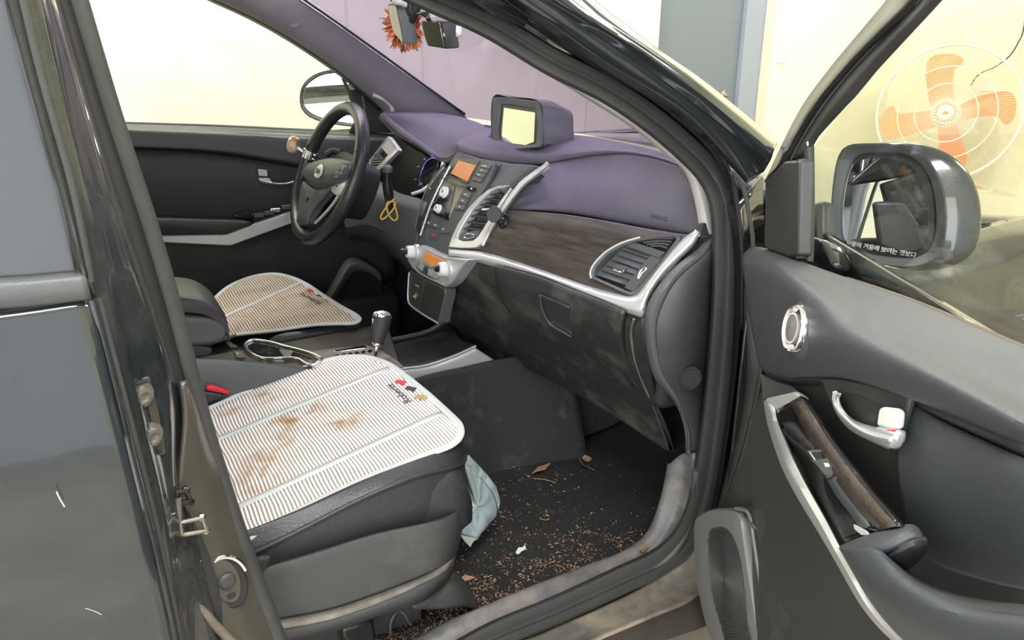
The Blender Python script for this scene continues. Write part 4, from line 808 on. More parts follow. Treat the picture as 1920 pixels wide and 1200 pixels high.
plate('vent_cavity', LV.pts([(690, 322), (694, 300), (727, 258), (745, 281), (712, 316), (700, 325)], -.014), .004, M['rubber_dark'], db, bw=0)
for i in range(5):
    a = LV.at(695+i*.5, 318-i*5, -.002); b = LV.at(706+i*3.5, 314-i*4, -.002)
    plate('vent_slat', [a, b, b+Vector((.01, 0, .002)), a+Vector((.01, 0, .002))], .002, M['lightgrey'], db, bw=.0005)
plate('vent_cross_bar', LV.pts([(700, 291), (708, 286), (721, 298), (714, 302)], -.001), .006, M['greyplastic'], db, bw=.0008)
plate('vent_side_cheek', LV.pts([(727, 262), (744, 281), (728, 292), (714, 276)], -.002), .006, M['lightgrey'], db, bw=.0008)
abox('driver_dash_end', (.34, .58, .80), (.6, .74, 1.05), M['dashend'], db, .01)
lathe('starter_switch', [(.012, 0), (.012, .006), (.009, .008), (.001, .008)], PX(.22).at(783, 390), (-.9, -.2, .3), M['button'], db, 20)
# ------------------------------------------------------------------ phone mount (stuck on the wood panel)
pm = thing('phone_mount', 'black magnetic phone mount stuck on dash beside the right centre vent', 'phone holder', tuple(PWd.at(947, 418)))
p = PWd.at(946, 415, .004)
lathe('mount_base', [(.017, 0), (.016, .004), (.010, .007), (.001, .007)], p, PWd.n, M['gloss'], pm, 28, sx=.75)
lathe('ball_joint', [(.001, 0), (.008, .002), (.010, .008), (.008, .014), (.001, .017)], p+PWd.n*.005, PWd.n, M['gloss'], pm, 20)
q_ = PWd.at(927, 402, .034)
tube('mount_neck', [p+PWd.n*.014, q_-PWd.n*.002], .005, M['black'], pm, n=6, res=10)
lathe('magnet_pad', [(.012, -.004), (.0165, -.002), (.017, .002), (.016, .004), (.001, .0045)], q_, (PWd.n+Vector((-.2, -.5, 0))), M['rubber'], pm, 32)
# ================================================================== STEERING WHEEL
WC = Vector((.0, .368, 1.009)); wn = Vector((-math.cos(R(24)), -.05, math.sin(R(24)))).normalized()
wh = thing('steering_wheel', 'worn black leather steering wheel with round silver badge', 'steering wheel', tuple(WC))
WP = Pl(WC, wn); wn = WP.n
wx = wn.cross(Vector((0, 0, 1))).normalized()
if wx.y > 0: wx = -wx
wy = wx.cross(wn).normalized()
if wy.z < 0: wy = -wy
def wp(a, b, c=0): return WC+wx*a+wy*b+wn*c
RW = .176
tube('rim', [wp(RW*math.cos(a)*1.0, RW*math.sin(a)) for a in [2*math.pi*i/72 for i in range(72)]], .0175, M['wheel'], wh, n=96, res=16, closed=True)
for a in (25, 155, 205, 335):
    a = R(a); c = wp(RW*math.cos(a), RW*math.sin(a)); d = (wx*-math.sin(a)+wy*math.cos(a))
    lathe('rim_seam', [(.0174, -.001), (.018, -.0006), (.018, .0006), (.0174, .001)], c, d, M['rubber_dark'], wh, 20)
z3w = lambda L: [(180+a/3, 180+b/3) for a, b in L]
pad = z3w([(1170, 450), (1172, 420), (1200, 390), (1260, 365), (1340, 352), (1410, 362), (1440, 380), (1420, 430), (1390, 470), (1310, 505), (1240, 518), (1200, 492)])
def puff(name, px, offs_, m_, parent, pl=WP, n=48, ks=((1, -.03), (1, 0), (.97, .006), (.8, .012), (.4, .016), (.05, .017)), base=.012):
    P = cat(pl.pts(px, offs_), n, True); c = sum(P, Vector())/n
    return loft(name, [[c+(p-c)*k+pl.n*(o) for p in P] for k, o in ks], m_, parent, nu=n, closed=True, t=0, sm=50)
puff('airbag_cover', pad, .018, M['greyplastic'], wh)
puff('lower_spoke', z3w([(1165, 480), (1200, 500), (1240, 522), (1310, 510), (1300, 550), (1245, 620), (1205, 690), (1190, 722), (1135, 722), (1140, 650), (1150, 560)]), .008, M['stack'], wh, ks=((1, -.015), (1, 0), (.96, .004), (.7, .007), (.1, .008)))
puff('side_spoke', z3w([(1310, 505), (1400, 470), (1425, 480), (1370, 560), (1330, 540)]), .008, M['silver'], wh, ks=((1, -.015), (1, 0), (.94, .003), (.1, .004)))
tube('spoke_trim', WP.pts(z3w([(1400, 482), (1365, 560), (1320, 625), (1270, 680), (1235, 715)]), .004), .0042, M['silver'], wh, n=30, res=8)
tube('spoke_trim', WP.pts(z3w([(1320, 520), (1270, 580), (1230, 630), (1200, 680), (1188, 720)]), .012), .0035, M['greyplastic'], wh, n=30, res=8)
tube('left_spoke', [wp(-.06, .005, 0), wp(-.11, 0, -.008), wp(-.165, -.004, -.004)], .014, M['greyplastic'], wh, n=14, res=10)
tube('right_spoke', [wp(.05, .0, 0), wp(.11, .0, -.008), wp(.165, -.004, -.004)], .014, M['greyplastic'], wh, n=14, res=10)
for q in ([(1345, 400), (1385, 385), (1405, 400), (1375, 455), (1330, 462)],):
    puff('control_pad', z3w(q), .030, M['button'], wh, n=24, ks=((1, -.01), (1, 0), (.92, .002), (.1, .0022)))
for (u, v) in ((1362, 408), (1384, 412), (1356, 430), (1376, 434)):
    plate('control_button', WP.pts(z3w([(u-9, v-8), (u+9, v-10), (u+7, v+8), (u-10, v+9)]), .034), .003, M['button'], wh, bw=.0005)
# round badge
BC = WP.at(*z3w([(1257, 425)])[0], .036)
r_ = .0165
lathe('badge', [(.001, 0), (r_*1.1, 0), (r_*1.12, .002), (r_, .0035), (r_*.97, .0025), (.001, .0025)], BC, wn, M['silver'], wh, 40, sx=1.35, up=wy)
text('badge_lettering', 'KIA', .019, BC+wn*.0042-wx*.0165-wy*.0065, wx, wy, M['rubber_dark'], wh, .0004)
# column and stalks
tube('column', [wp(0, -.01, .0), wp(0, -.02, -.05)], .05, M['black'], wh, n=4, res=20)
loft('column_shroud', [[wp(a, b, -.03) for a, b in ((-.07, .05), (0, .07), (.07, .05), (.085, -.02), (.06, -.09), (0, -.10), (-.06, -.09), (-.085, -.02))], [wp(a*.95, b*.95, -.06) for a, b in ((-.07, .05), (0, .07), (.07, .05), (.085, -.02), (.06, -.09), (0, -.10), (-.06, -.09), (-.085, -.02))],
     [wp(a*.8, b*.85, -.115) for a, b in ((-.07, .05), (0, .07), (.07, .05), (.085, -.02), (.06, -.09), (0, -.10), (-.06, -.09), (-.085, -.02))]], M['black'], wh, nu=40, nv=12, closed=True, t=0)
plate('shroud_face', [wp(a, b, -.03) for a, b in ((-.07, .05), (0, .07), (.07, .05), (.085, -.02), (.06, -.09), (0, -.10), (-.06, -.09), (-.085, -.02))], .004, M['black'], wh, curve=30)
sp = [Y3([(733, 392, .24)])[0], Y3([(728, 360, .235)])[0], Y3([(725, 335, .23)])[0], Y3([(726, 318, .225)])[0]]
tube('wiper_stalk', sp, lambda t: .009+.004*math.sin(min(1, t*1.1)*math.pi), M['gloss'], wh, n=24, res=14)
lathe('stalk_cap', [(.0125, 0), (.0128, .01), (.009, .0145), (.001, .015)], sp[-1]-Vector((0, 0, .004)), (sp[-1]-sp[-2]), M['button'], wh, 24)
tube('turn_stalk', [Y3([(612, 290, .47)])[0], Y3([(625, 283, .46)])[0], Y3([(640, 286, .44)])[0]], .009, M['black'], wh, n=10)
plate('paddle_button', Y3([(636, 402, .28), (646, 397, .28), (650, 404, .28), (644, 414, .28), (635, 412, .28)]), .01, M['button'], wh, bw=.002)
# spinner knob clamped to the rim
sk = thing('spinner_knob', 'marbled amber spinner knob with chrome clamp on the steering wheel rim', 'knob', tuple(WP.at(580, 290)))
cl = WP.at(580, 290)
rd_ = (cl-WC).normalized(); tg = wn.cross(rd_)
lathe('clamp', [(.0195, -.012), (.0212, -.011), (.0212, .011), (.0195, .012)], cl, tg, M['chrome'], sk, 28)
for s in (-.006, .006): tube('clamp_bolt', [cl+tg*s+rd_*-.016-wn*.012, cl+tg*s+rd_*-.028-wn*.012], .0032, M['chrome'], sk, n=4, res=10)
kb = Pl(cl+wn*.045, wn).at(550, 272); ax = (kb-(cl+wn*.02)).normalized()
tube('knob_post', [cl+wn*.016, kb], .0045, M['chrome'], sk, n=8, res=10)
lathe('knob_ball', [(.001, -.014), (.019, -.012), (.0245, -.002), (.0245, .005), (.020, .012), (.010, .0155), (.001, .016)], kb, (wn*.75-Vector((0, .0, .1))+wx*-.5), M['onyx'], sk, 36)
# yellow cord looped round the ignition key
kc = Y3([(740, 372, .225), (727, 385, .22), (714, 405, .22), (718, 411, .22), (731, 400, .218), (741, 385, .216), (738, 378, .216), (727, 380, .214), (725, 388, .212), (729, 403, .212), (738, 413, .212), (745, 409, .212), (743, 395, .215), (738, 382, .22)])
tag(tube('key_cord', kc, .0022, M['yellow'], None, n=120, res=8), 'looped yellow cord hanging below the wiper stalk behind the steering wheel', 'cord')

# ================================================================== CENTRE CONSOLE
co = thing('center_console', 'grey centre console with armrest, chrome cup holder and gear panel', 'console', (-.1, 0, .6))
loft('console_side', [Y3([(340, 672, -.095), (450, 678, -.10), (560, 690, -.105), (640, 697, -.105), (760, 690, -.105)]), Y3([(340, 684, -.115), (450, 688, -.118), (560, 699, -.12), (640, 705, -.12), (760, 700, -.12)]), Y3([(340, 800, -.125), (450, 800, -.128), (560, 800, -.13), (640, 800, -.13), (760, 790, -.13)]), Y3([(340, 900, -.125), (450, 900, -.13), (560, 900, -.13), (640, 900, -.13), (760, 880, -.13)])], M['greyplastic'], co, nu=30, nv=20, t=.006)
zt = lambda L: [(400+a/5.05, 560+b/5.05) for a, b in L]
zz = Y3([(560, 690, -.105)])[0].z
PTop = Pl(Y3([(560, 690, -.105)])[0], Vector((-.06, 0, 1)))
plate('console_top', [PTop.at(340, 672), PTop.at(450, 678), PTop.at(560, 690), PTop.at(640, 697), PTop.at(700, 697), PTop.at(752, 692), Vector((.03, .05, PTop.at(752, 692).z)), Vector((-.3, .08, PTop.at(400, 676).z)), Vector((-.5, .09, PTop.at(340, 676).z))], .03, M['console_dark'], co, bw=.003)
cup = zt([(300, 455), (345, 410), (420, 403), (560, 425), (700, 465), (800, 490), (920, 525), (1000, 560), (1030, 595), (950, 640), (880, 625), (800, 580), (680, 572), (560, 578), (450, 568), (360, 520)])
P = PTop.pts(cup, .003)
ring('cup_holder_rim', P, [p+(sum(P, Vector())/len(P)-p)*.07 for p in P], .006, M['chrome'], co, n=80, bw=.001)
tube('cup_holder_edge', [p+Vector((0, 0, .003)) for p in P], .0028, M['chrome'], co, n=90, res=8, closed=True)
plate('cup_holder_well', [p+(sum(P, Vector())/len(P)-p)*.07 for p in P], .002, M['gloss'], co, curve=60, bw=0)
plate('cup_divider', PTop.pts(zt([(620, 480), (690, 480), (760, 490), (720, 560), (690, 575), (670, 550)]), .004), .004, M['greyplastic'], co, bw=.001)
lathe('divider_pin', [(.008, 0), (.007, .004), (.001, .005)], PTop.at(*zt([(685, 572)])[0], .003), (0, 0, 1), M['black'], co, 16)
lathe('coin_clip', [(.008, 0), (.006, .003), (.001, .003)], PTop.at(*zt([(920, 598)])[0], .004), (0, 0, 1), M['greyplastic'], co, 20)
plate('seat_heater_switch', PTop.pts(zt([(120, 410), (150, 405), (235, 450), (225, 465), (165, 460)]), .003), .006, M['rubber_dark'], co, bw=.001)
o = plate('seat_heater_switch', PTop.pts(zt([(190, 490), (270, 500), (300, 545), (270, 560), (215, 550)]), .004), .006, M['button'], co, bw=.001)
for du, m_ in ((230, 'mark'), (262, 'redmark')): plate('switch_print', PTop.pts(zt([(du-10, 510), (du+8, 510), (du+10, 524), (du-6, 524)]), .0046), .0004, M[m_], o, bw=0)
gp = zt([(920, 500), (1050, 480), (1450, 440), (1560, 470), (1750, 590), (1800, 640), (1640, 650), (1500, 640), (1200, 600), (1030, 580)])
plate('gear_panel', PTop.pts(gp, .003), .004, M['dusty'], co, bw=.001)
plate('gear_indicator', PTop.pts(zt([(1130, 488), (1420, 440), (1455, 452), (1440, 466), (1160, 500)]), .005), .003, M['chrome'], co, bw=.001)
for i in range(6): plate('gear_slot', PTop.pts(zt([(1150+i*62, 540-i*9), (1175+i*62, 525-i*9), (1195+i*62, 535-i*9), (1168+i*62, 552-i*9)]), .005), .001, M['gloss'], co, bw=0)
# gear lever
g0 = PTop.at(706, 672, .0); g1 = PY(g0.y).at(708, 645); g2 = PY(g0.y).at(717, 590)
gl_ = thing('gear_lever', 'black leather gear lever with chrome top between the seats', 'gear lever', tuple(g0))
tube('lever_shaft', [g0, g1], .006, M['chrome'], gl_, n=6, res=12)
dv = (g2-g1)
tube('lever_grip', [g1, g1+dv*.3, g1+dv*.7, g1+dv*.95, g1+dv*1.06], lambda t: .011+.010*math.sin(t*1.75)**1.2 if t < .93 else .011+.010*math.sin(.93*1.75)**1.2-.009*(t-.93)/.07, M['leather'], gl_, n=26, res=20)
lathe('lever_cap', [(.0195, -.004), (.0185, .001), (.012, .006), (.001, .008)], g1+dv*.985+Vector((0, 0, .003)), dv, M['chrome'], gl_, 28)
lathe('lever_collar', [(.0115, -.002), (.0125, .001), (.0115, .004)], g1, dv, M['chrome'], gl_, 24)
tube('lever_button', [g1+dv*.75+Vector((-.016, .0, 0)), g1+dv*.93+Vector((-.019, 0, 0))], .005, M['chrome'], gl_, n=6, res=10)
# armrest box
aL = PY(-.08)
am = [(320, 556), (355, 557), (385, 562), (410, 576), (424, 592), (430, 612), (430, 640)]
def arm_row(y, dz, shr): return [PY(-.085).at(u, v)+Vector((-shr, -.0, -dz)) + Vector((0, y+.085, 0)) for u, v in am]
loft('armrest_lid', [arm_row(-.088, .030, .004), arm_row(-.085, .008, .001), arm_row(-.06, 0, 0), arm_row(0, -.003, 0), arm_row(.07, 0, 0), arm_row(.095, .02, .004)], M['leather'], co, nu=30, nv=24, t=0)
P = Y3([(300, 592, -.088), (330, 592, -.088), (405, 596, -.088), (428, 604, -.088), (431, 618, -.088), (424, 640, -.088), (395, 650, -.088), (300, 655, -.088)])
plate('armrest_box', P, .18, M['stack'], co, back=Vector((0, .18, 0)), bw=.012, seg=4)
plate('armrest_base', Y3([(300, 640, -.08), (372, 645, -.08), (400, 655, -.08), (395, 668, -.08), (370, 672, -.08), (300, 675, -.08)]), .16, M['dashend'], co, back=Vector((0, .16, 0)), bw=.005)
# front tray with silver shoulders
s1 = [(752, 692, -.13), (800, 686, -.13), (850, 669, -.13), (890, 651, -.128)]
s2 = [(752, 700, -.134), (810, 694, -.134), (860, 677, -.134), (900, 658, -.132)]
s3 = [(756, 735, -.137), (830, 732, -.139), (890, 714, -.141), (946, 688, -.14)]
loft('console_shoulder', [Y3(s1), Y3(s2), Y3(s3)], M['silver'], co, nu=30, nv=8, t=.006)
lab(co.children[-1], 'scratched silver shoulder of the console') if co.children else None
loft('front_tray', [Y3([(745, 690, -.125), (800, 683, -.125), (850, 666, -.125), (892, 647, -.125)]), Y3([(745, 670, -.05), (790, 665, -.05), (830, 650, -.05), (860, 632, -.05)]), Y3([(730, 655, .05), (780, 640, .05), (815, 630, .05), (850, 612, .05)]), Y3([(720, 645, .10), (760, 636, .10), (800, 626, .10), (835, 606, .10)])], M['black'], co, nu=24, nv=16, t=.006)
tube('tray_rim', Y3([(720, 640, .09), (760, 632, .09), (800, 622, .085), (830, 606, .07), (842, 600, .04)]), .006, M['greyplastic'], co, n=24, res=10)
tube('silver_edge', Y3([(748, 692, -.13), (800, 685, -.13), (850, 668, -.13), (892, 649, -.128)]), .003, M['silver'], co, n=24, res=8)
plate('gear_gaiter_edge', Y3([(726, 692, -.12), (752, 689, -.12), (755, 712, -.125), (735, 712, -.125)]), .02, M['gloss'], co, bw=.002)

# ================================================================== SEATS
SA = Pl((-.09, -.37, .705), (-.18, 0, 1.0))
def zs(x): return .705+.18*(x+.09)
def seat_mesh(name, yc, hw, x0, x1, top, zb, m_, parent, shape=1.0):
    """soft cushion: rounded rectangle sections lofted along x"""
    rows = []
    n = 28
    for i in range(n):
        t = i/(n-1); x = x1+(x0-x1)*t
        fr = min(1, (x1-x)/.07); k = math.sqrt(max(0.0, 1-(1-fr)**2))
        zt_ = top(x)-(1-k)*.10; w = hw*(.86+.14*k)
        ring_ = []
        for a in range(40):
            th = 2*math.pi*a/40; ct, st = math.cos(th), math.sin(th)
            px_ = math.copysign(abs(ct)**.45, ct)*w; pz = math.copysign(abs(st)**.40, st)
            z_ = (zt_+zb)/2+pz*(zt_-zb)/2*(1.0)
            ring_.append(Vector((x, yc+px_, z_)))
        rows.append(ring_)
    V = [p for r in rows for p in r]; F = []
    for j in range(n-1):
        for a in range(40): b = (a+1) % 40; F.append((j*40+a, j*40+b, (j+1)*40+b, (j+1)*40+a))
    F.append(tuple(reversed(range(40)))); F.append(tuple(range((n-1)*40, n*40)))
    o = mk(name, V, F, m_, parent, 60)
    bm = bmesh.new(); bm.from_mesh(o.data); bmesh.ops.recalc_face_normals(bm, faces=bm.faces); bm.to_mesh(o.data); bm.free(); smooth(o.data, 60)
    return o
def seat(name, label, yc, dx, group=None, far=False):
    s = thing(name, label, 'car seat', (-.35+dx, yc, .40))
    seat_mesh('cushion', yc, .262, -.80+dx, -.062+dx, lambda x: zs(x-dx)-.012, .52, M['leather'], s)
    # backrest behind the pillar
    rows = []
    for i in range(12):
        t = i/11; c = Vector((-.74-.30*t+dx, yc, .66+.60*t)); w = .25-.05*t*t
        rows.append([c+Vector((math.sin(th)*-.06*math.copysign(1, 1), math.cos(th)*w, 0)) if False else c+Vector((math.copysign(abs(math.sin(th))**.6, math.sin(th))*.055, math.copysign(abs(math.cos(th))**.5, math.cos(th))*w, 0)) for th in [2*math.pi*k/32 for k in range(32)]])
    c = rows[-1][0]*0+sum(rows[-1], Vector())/32
    rows.append([c+(p-c)*.6+Vector((-.01, 0, .03)) for p in rows[-1]]); rows.append([c+(p-c)*.05+Vector((-.012, 0, .035)) for p in rows[-1]])
    loft('backrest', rows, M['leather'], s, nu=40, nv=24, closed=True, t=0)
    hr = [[Vector((-1.07+dx-.02*t, yc, 1.33+.18*t))+Vector((math.copysign(abs(math.sin(th))**.7, math.sin(th))*.045*k, math.copysign(abs(math.cos(th))**.6, math.cos(th))*.13*k, 0)) for th in [2*math.pi*q/24 for q in range(24)]] for t, k in ((0, .1), (.02, .9), (.3, 1), (.8, .95), (1, .5), (1.02, .05))]
    loft('headrest', hr, M['leather'], s, nu=30, nv=16, closed=True, t=0)
    for s_ in (-.05, .05): tube('headrest_post', [Vector((-1.05+dx, yc+s_, 1.24)), Vector((-1.07+dx, yc+s_, 1.36))], .006, M['chrome'], s, n=3)
    for s_ in (-.20, .20): abox('seat_rail', (-.72+dx, yc+s_-.02, .36), (-.16+dx, yc+s_+.02, .42), M['shield'], s, .004)
    abox('seat_base', (-.70+dx, yc-.20, .40), (-.16+dx, yc+.20, .54), M['rubber_dark'], s, .01)
    return s
ps = seat('passenger_seat', 'black leather front passenger seat with grey side shield beside the open door', -.37, 0)
# side skin and plastic shield on the door side of the passenger seat
loft('cushion_side', [Y3([(450, 1000, -.615), (560, 955, -.618), (680, 900, -.618), (780, 862, -.612), (840, 842, -.60), (862, 828, -.575), (866, 815, -.54)]),
                      Y3([(455, 1035, -.628), (560, 985, -.632), (680, 925, -.635), (780, 888, -.63), (845, 873, -.612), (867, 862, -.58), (870, 850, -.53)]),
                      Y3([(465, 1050, -.632), (560, 1000, -.637), (680, 940, -.640), (780, 897, -.634), (845, 879, -.615), (868, 868, -.58), (872, 857, -.52)]),
                      Y3([(480, 1075, -.632), (580, 1040, -.638), (690, 990, -.642), (785, 955, -.636), (845, 935, -.615), (868, 920, -.58), (872, 900, -.52)]),
                      Y3([(490, 1110, -.625), (590, 1080, -.63), (700, 1040, -.635), (790, 1000, -.63), (845, 975, -.61), (866, 960, -.575), (870, 940, -.52)])], M['leather'], ps, nu=50, nv=30, t=.01)
sm1 = [(462, 1043, -.636), (560, 995, -.641), (680, 934, -.643), (780, 893, -.637), (845, 877, -.618), (869, 866, -.582), (873, 855, -.525)]
tube('stitched_seam', Y3(sm1), .0035, M['leather'], ps, n=60, res=8)
P = cat(Y3([(a, b-8, c) for a, b, c in sm1]), 110)
bmV = []; bmF = []
for i in range(0, 108, 2):
    a, b = P[i], P[i+1]; d = (b-a)*.4; o_ = Vector((0, -.0016, .0012)); w = Vector((0, 0, .0009)); k = len(bmV)
    bmV += [a+o_-w, b-d+o_-w, b-d+o_+w, a+o_+w]; bmF.append((k, k+1, k+2, k+3))
stuff(mk('stitches', bmV, bmF, M['greyplastic'], ps, 0))
loft('side_shield', [Y3([(470, 1072, -.655), (510, 1058, -.655), (600, 1031, -.657), (700, 1000, -.658), (790, 981, -.655), (840, 966, -.642), (862, 948, -.61), (873, 925, -.56), (874, 915, -.52)]),
                     Y3([(474, 1078, -.664), (513, 1065, -.665), (603, 1038, -.667), (703, 1007, -.668), (792, 988, -.665), (843, 974, -.652), (864, 956, -.618), (875, 935, -.562), (876, 925, -.52)]),
                     Y3([(485, 1110, -.668), (520, 1105, -.668), (610, 1085, -.672), (710, 1055, -.674), (798, 1030, -.670), (846, 1012, -.654), (864, 994, -.615), (870, 975, -.56), (870, 965, -.52)]),
                     Y3([(500, 1165, -.672), (540, 1158, -.672), (620, 1142, -.676), (715, 1110, -.677), (795, 1078, -.671), (836, 1058, -.654), (856, 1038, -.612), (862, 1015, -.56), (862, 1002, -.52)])], M['shield'], ps, nu=60, nv=24, t=.006)
loft('shield_ledge', [Y3([(500, 1166, -.672), (540, 1159, -.672), (620, 1143, -.676), (715, 1111, -.677), (795, 1079, -.671), (838, 1056, -.654), (856, 1038, -.61)]), Y3([(505, 1181, -.688), (545, 1174, -.69), (625, 1158, -.692), (718, 1126, -.692), (797, 1090, -.683), (836, 1070, -.664), (854, 1048, -.62)])], M['dusty'], ps, nu=50, t=.004)
loft('shield_skirt', [Y3([(505, 1181, -.687), (545, 1174, -.689), (625, 1158, -.691), (718, 1126, -.691), (797, 1090, -.682), (836, 1070, -.663), (854, 1048, -.62)]), Y3([(512, 1215, -.684), (550, 1208, -.685), (640, 1180, -.687), (720, 1152, -.687), (790, 1130, -.678), (830, 1100, -.66), (848, 1075, -.62)])], M['shield'], ps, nu=50, t=.006)
loft('rail_foot', [Y3([(760, 1110, -.62), (800, 1095, -.62), (835, 1078, -.61), (855, 1072, -.58)]), Y3([(772, 1135, -.645), (815, 1120, -.645), (855, 1098, -.63), (880, 1100, -.59)]), Y3([(778, 1143, -.648), (830, 1142, -.645), (875, 1138, -.63), (903, 1147, -.60)])], M['shield'], ps, nu=24, nv=10, t=.006)
plate('slider_block', Y3([(640, 1180, -.66), (700, 1160, -.66), (708, 1200, -.66), (650, 1230, -.66)]), .05, M['gloss'], ps, bw=.006)
tube('adjuster_wire', Y3([(740, 1215, -.60), (732, 1180, -.60), (738, 1155, -.60), (752, 1145, -.59), (770, 1172, -.59), (780, 1200, -.59)]), .0022, M['dusty'], ps, n=30, res=6)
plate('recline_lever', Y3([(484, 1050, -.67), (508, 1046, -.67), (502, 1062, -.67), (492, 1075, -.67), (485, 1070, -.67)]), .01, M['rubber_dark'], ps, bw=.002)
o = plate('buckle_release', Y3([(388, 725, -.14), (400, 724, -.14), (432, 735, -.14), (428, 740, -.14), (400, 735, -.14), (388, 732, -.14)]), .012, M['red'], ps, bw=.002)
plate('buckle_body', Y3([(380, 735, -.145), (400, 737, -.145), (424, 742, -.145), (408, 749, -.145), (395, 755, -.145), (380, 760, -.145)]), .02, M['rubber_dark'], ps, bw=.004)
ds = seat('driver_seat', 'black leather driver seat behind the steering wheel with chrome slide button', .37, .05)
loft('side_bolster', [Y3([(495, 645, .13), (520, 628, .12), (560, 620, .115), (610, 612, .115), (650, 604, .12), (672, 606, .135)]), Y3([(500, 655, .115), (525, 640, .105), (562, 632, .10), (612, 624, .10), (654, 618, .108), (675, 618, .13)]), Y3([(510, 668, .12), (530, 660, .11), (565, 650, .105), (614, 645, .105), (650, 640, .115), (672, 640, .135)])], M['leather'], ds, nu=30, nv=12, t=.01)
plate('slide_button', Y3([(647, 607, .10), (655, 605, .10), (659, 611, .10), (650, 614, .10)]), .006, M['chrome'], ds, bw=.001)

# ------------------------------------------------------------------ ribbed seat covers
def stained(name, spots, base, rough=.8, amt=1.0, tint=(.42, .24, .10)):
    m, nt, b = newmat(name); N = nt.nodes; Lk = nt.links; b.inputs['Roughness'].default_value = rough
    g = N.new('ShaderNodeNewGeometry'); prev = None
    nz = N.new('ShaderNodeTexNoise'); nz.inputs['Scale'].default_value = 28; nz.inputs['Detail'].default_value = 7; Lk.new(g.outputs['Position'], nz.inputs['Vector'])
    for (p, r) in spots:
        d = N.new('ShaderNodeVectorMath'); d.operation = 'DISTANCE'; Lk.new(g.outputs['Position'], d.inputs[0]); d.inputs[1].default_value = p
        mr = N.new('ShaderNodeMapRange'); mr.inputs['From Min'].default_value = 0; mr.inputs['From Max'].default_value = r; mr.inputs['To Min'].default_value = 1; mr.inputs['To Max'].default_value = 0
        Lk.new(d.outputs['Value'], mr.inputs['Value'])
        if prev is None: prev = mr.outputs['Result']
        else:
            a = N.new('ShaderNodeMath'); a.operation = 'MAXIMUM'; Lk.new(prev, a.inputs[0]); Lk.new(mr.outputs['Result'], a.inputs[1]); prev = a.outputs[0]
    ns = N.new('ShaderNodeMapRange'); ns.inputs['From Min'].default_value = .42; ns.inputs['From Max'].default_value = .68
    Lk.new(nz.outputs['Fac'], ns.inputs['Value'])
    mu = N.new('ShaderNodeMath'); mu.operation = 'MULTIPLY'; Lk.new(prev, mu.inputs[0]); Lk.new(ns.outputs['Result'], mu.inputs[1])
    ml = N.new('ShaderNodeMath'); ml.operation = 'MULTIPLY'; Lk.new(mu.outputs[0], ml.inputs[0]); ml.inputs[1].default_value = amt; ml.use_clamp = True
    mx = N.new('ShaderNodeMix'); mx.data_type = 'RGBA'; Lk.new(ml.outputs[0], mx.inputs['Factor']); mx.inputs['A'].default_value = (*base, 1); mx.inputs['B'].default_value = (*tint, 1)
    Lk.new(mx.outputs['Result'], b.inputs['Base Color']); return m
sc_pts = [(tuple(SA.at(u, v)), r) for u, v, r in ((540, 795, .05), (500, 870, .06), (480, 905, .055), (575, 775, .05), (500, 745, .045), (650, 790, .05), (510, 830, .04), (570, 720, .02), (440, 770, .04), (555, 835, .04))]
M['rib'] = stained('stained_white_cord', sc_pts, (.86, .84, .81), amt=1.5)
M['base_p'] = stained('stained_mesh_base', sc_pts, (.27, .22, .185), amt=1.2, tint=(.30, .16, .07))
dsA = Pl((-.04, .37, .715), (-.18, 0, 1.0))
M['rib_d'] = mat('yellowed_cord', (.66, .57, .48), .85, dirt=(.42, .30, .2), dscale=14, dlo=.5, dhi=.8)
M['base_d'] = mat('brown_mesh_base', (.17, .12, .09), .9)
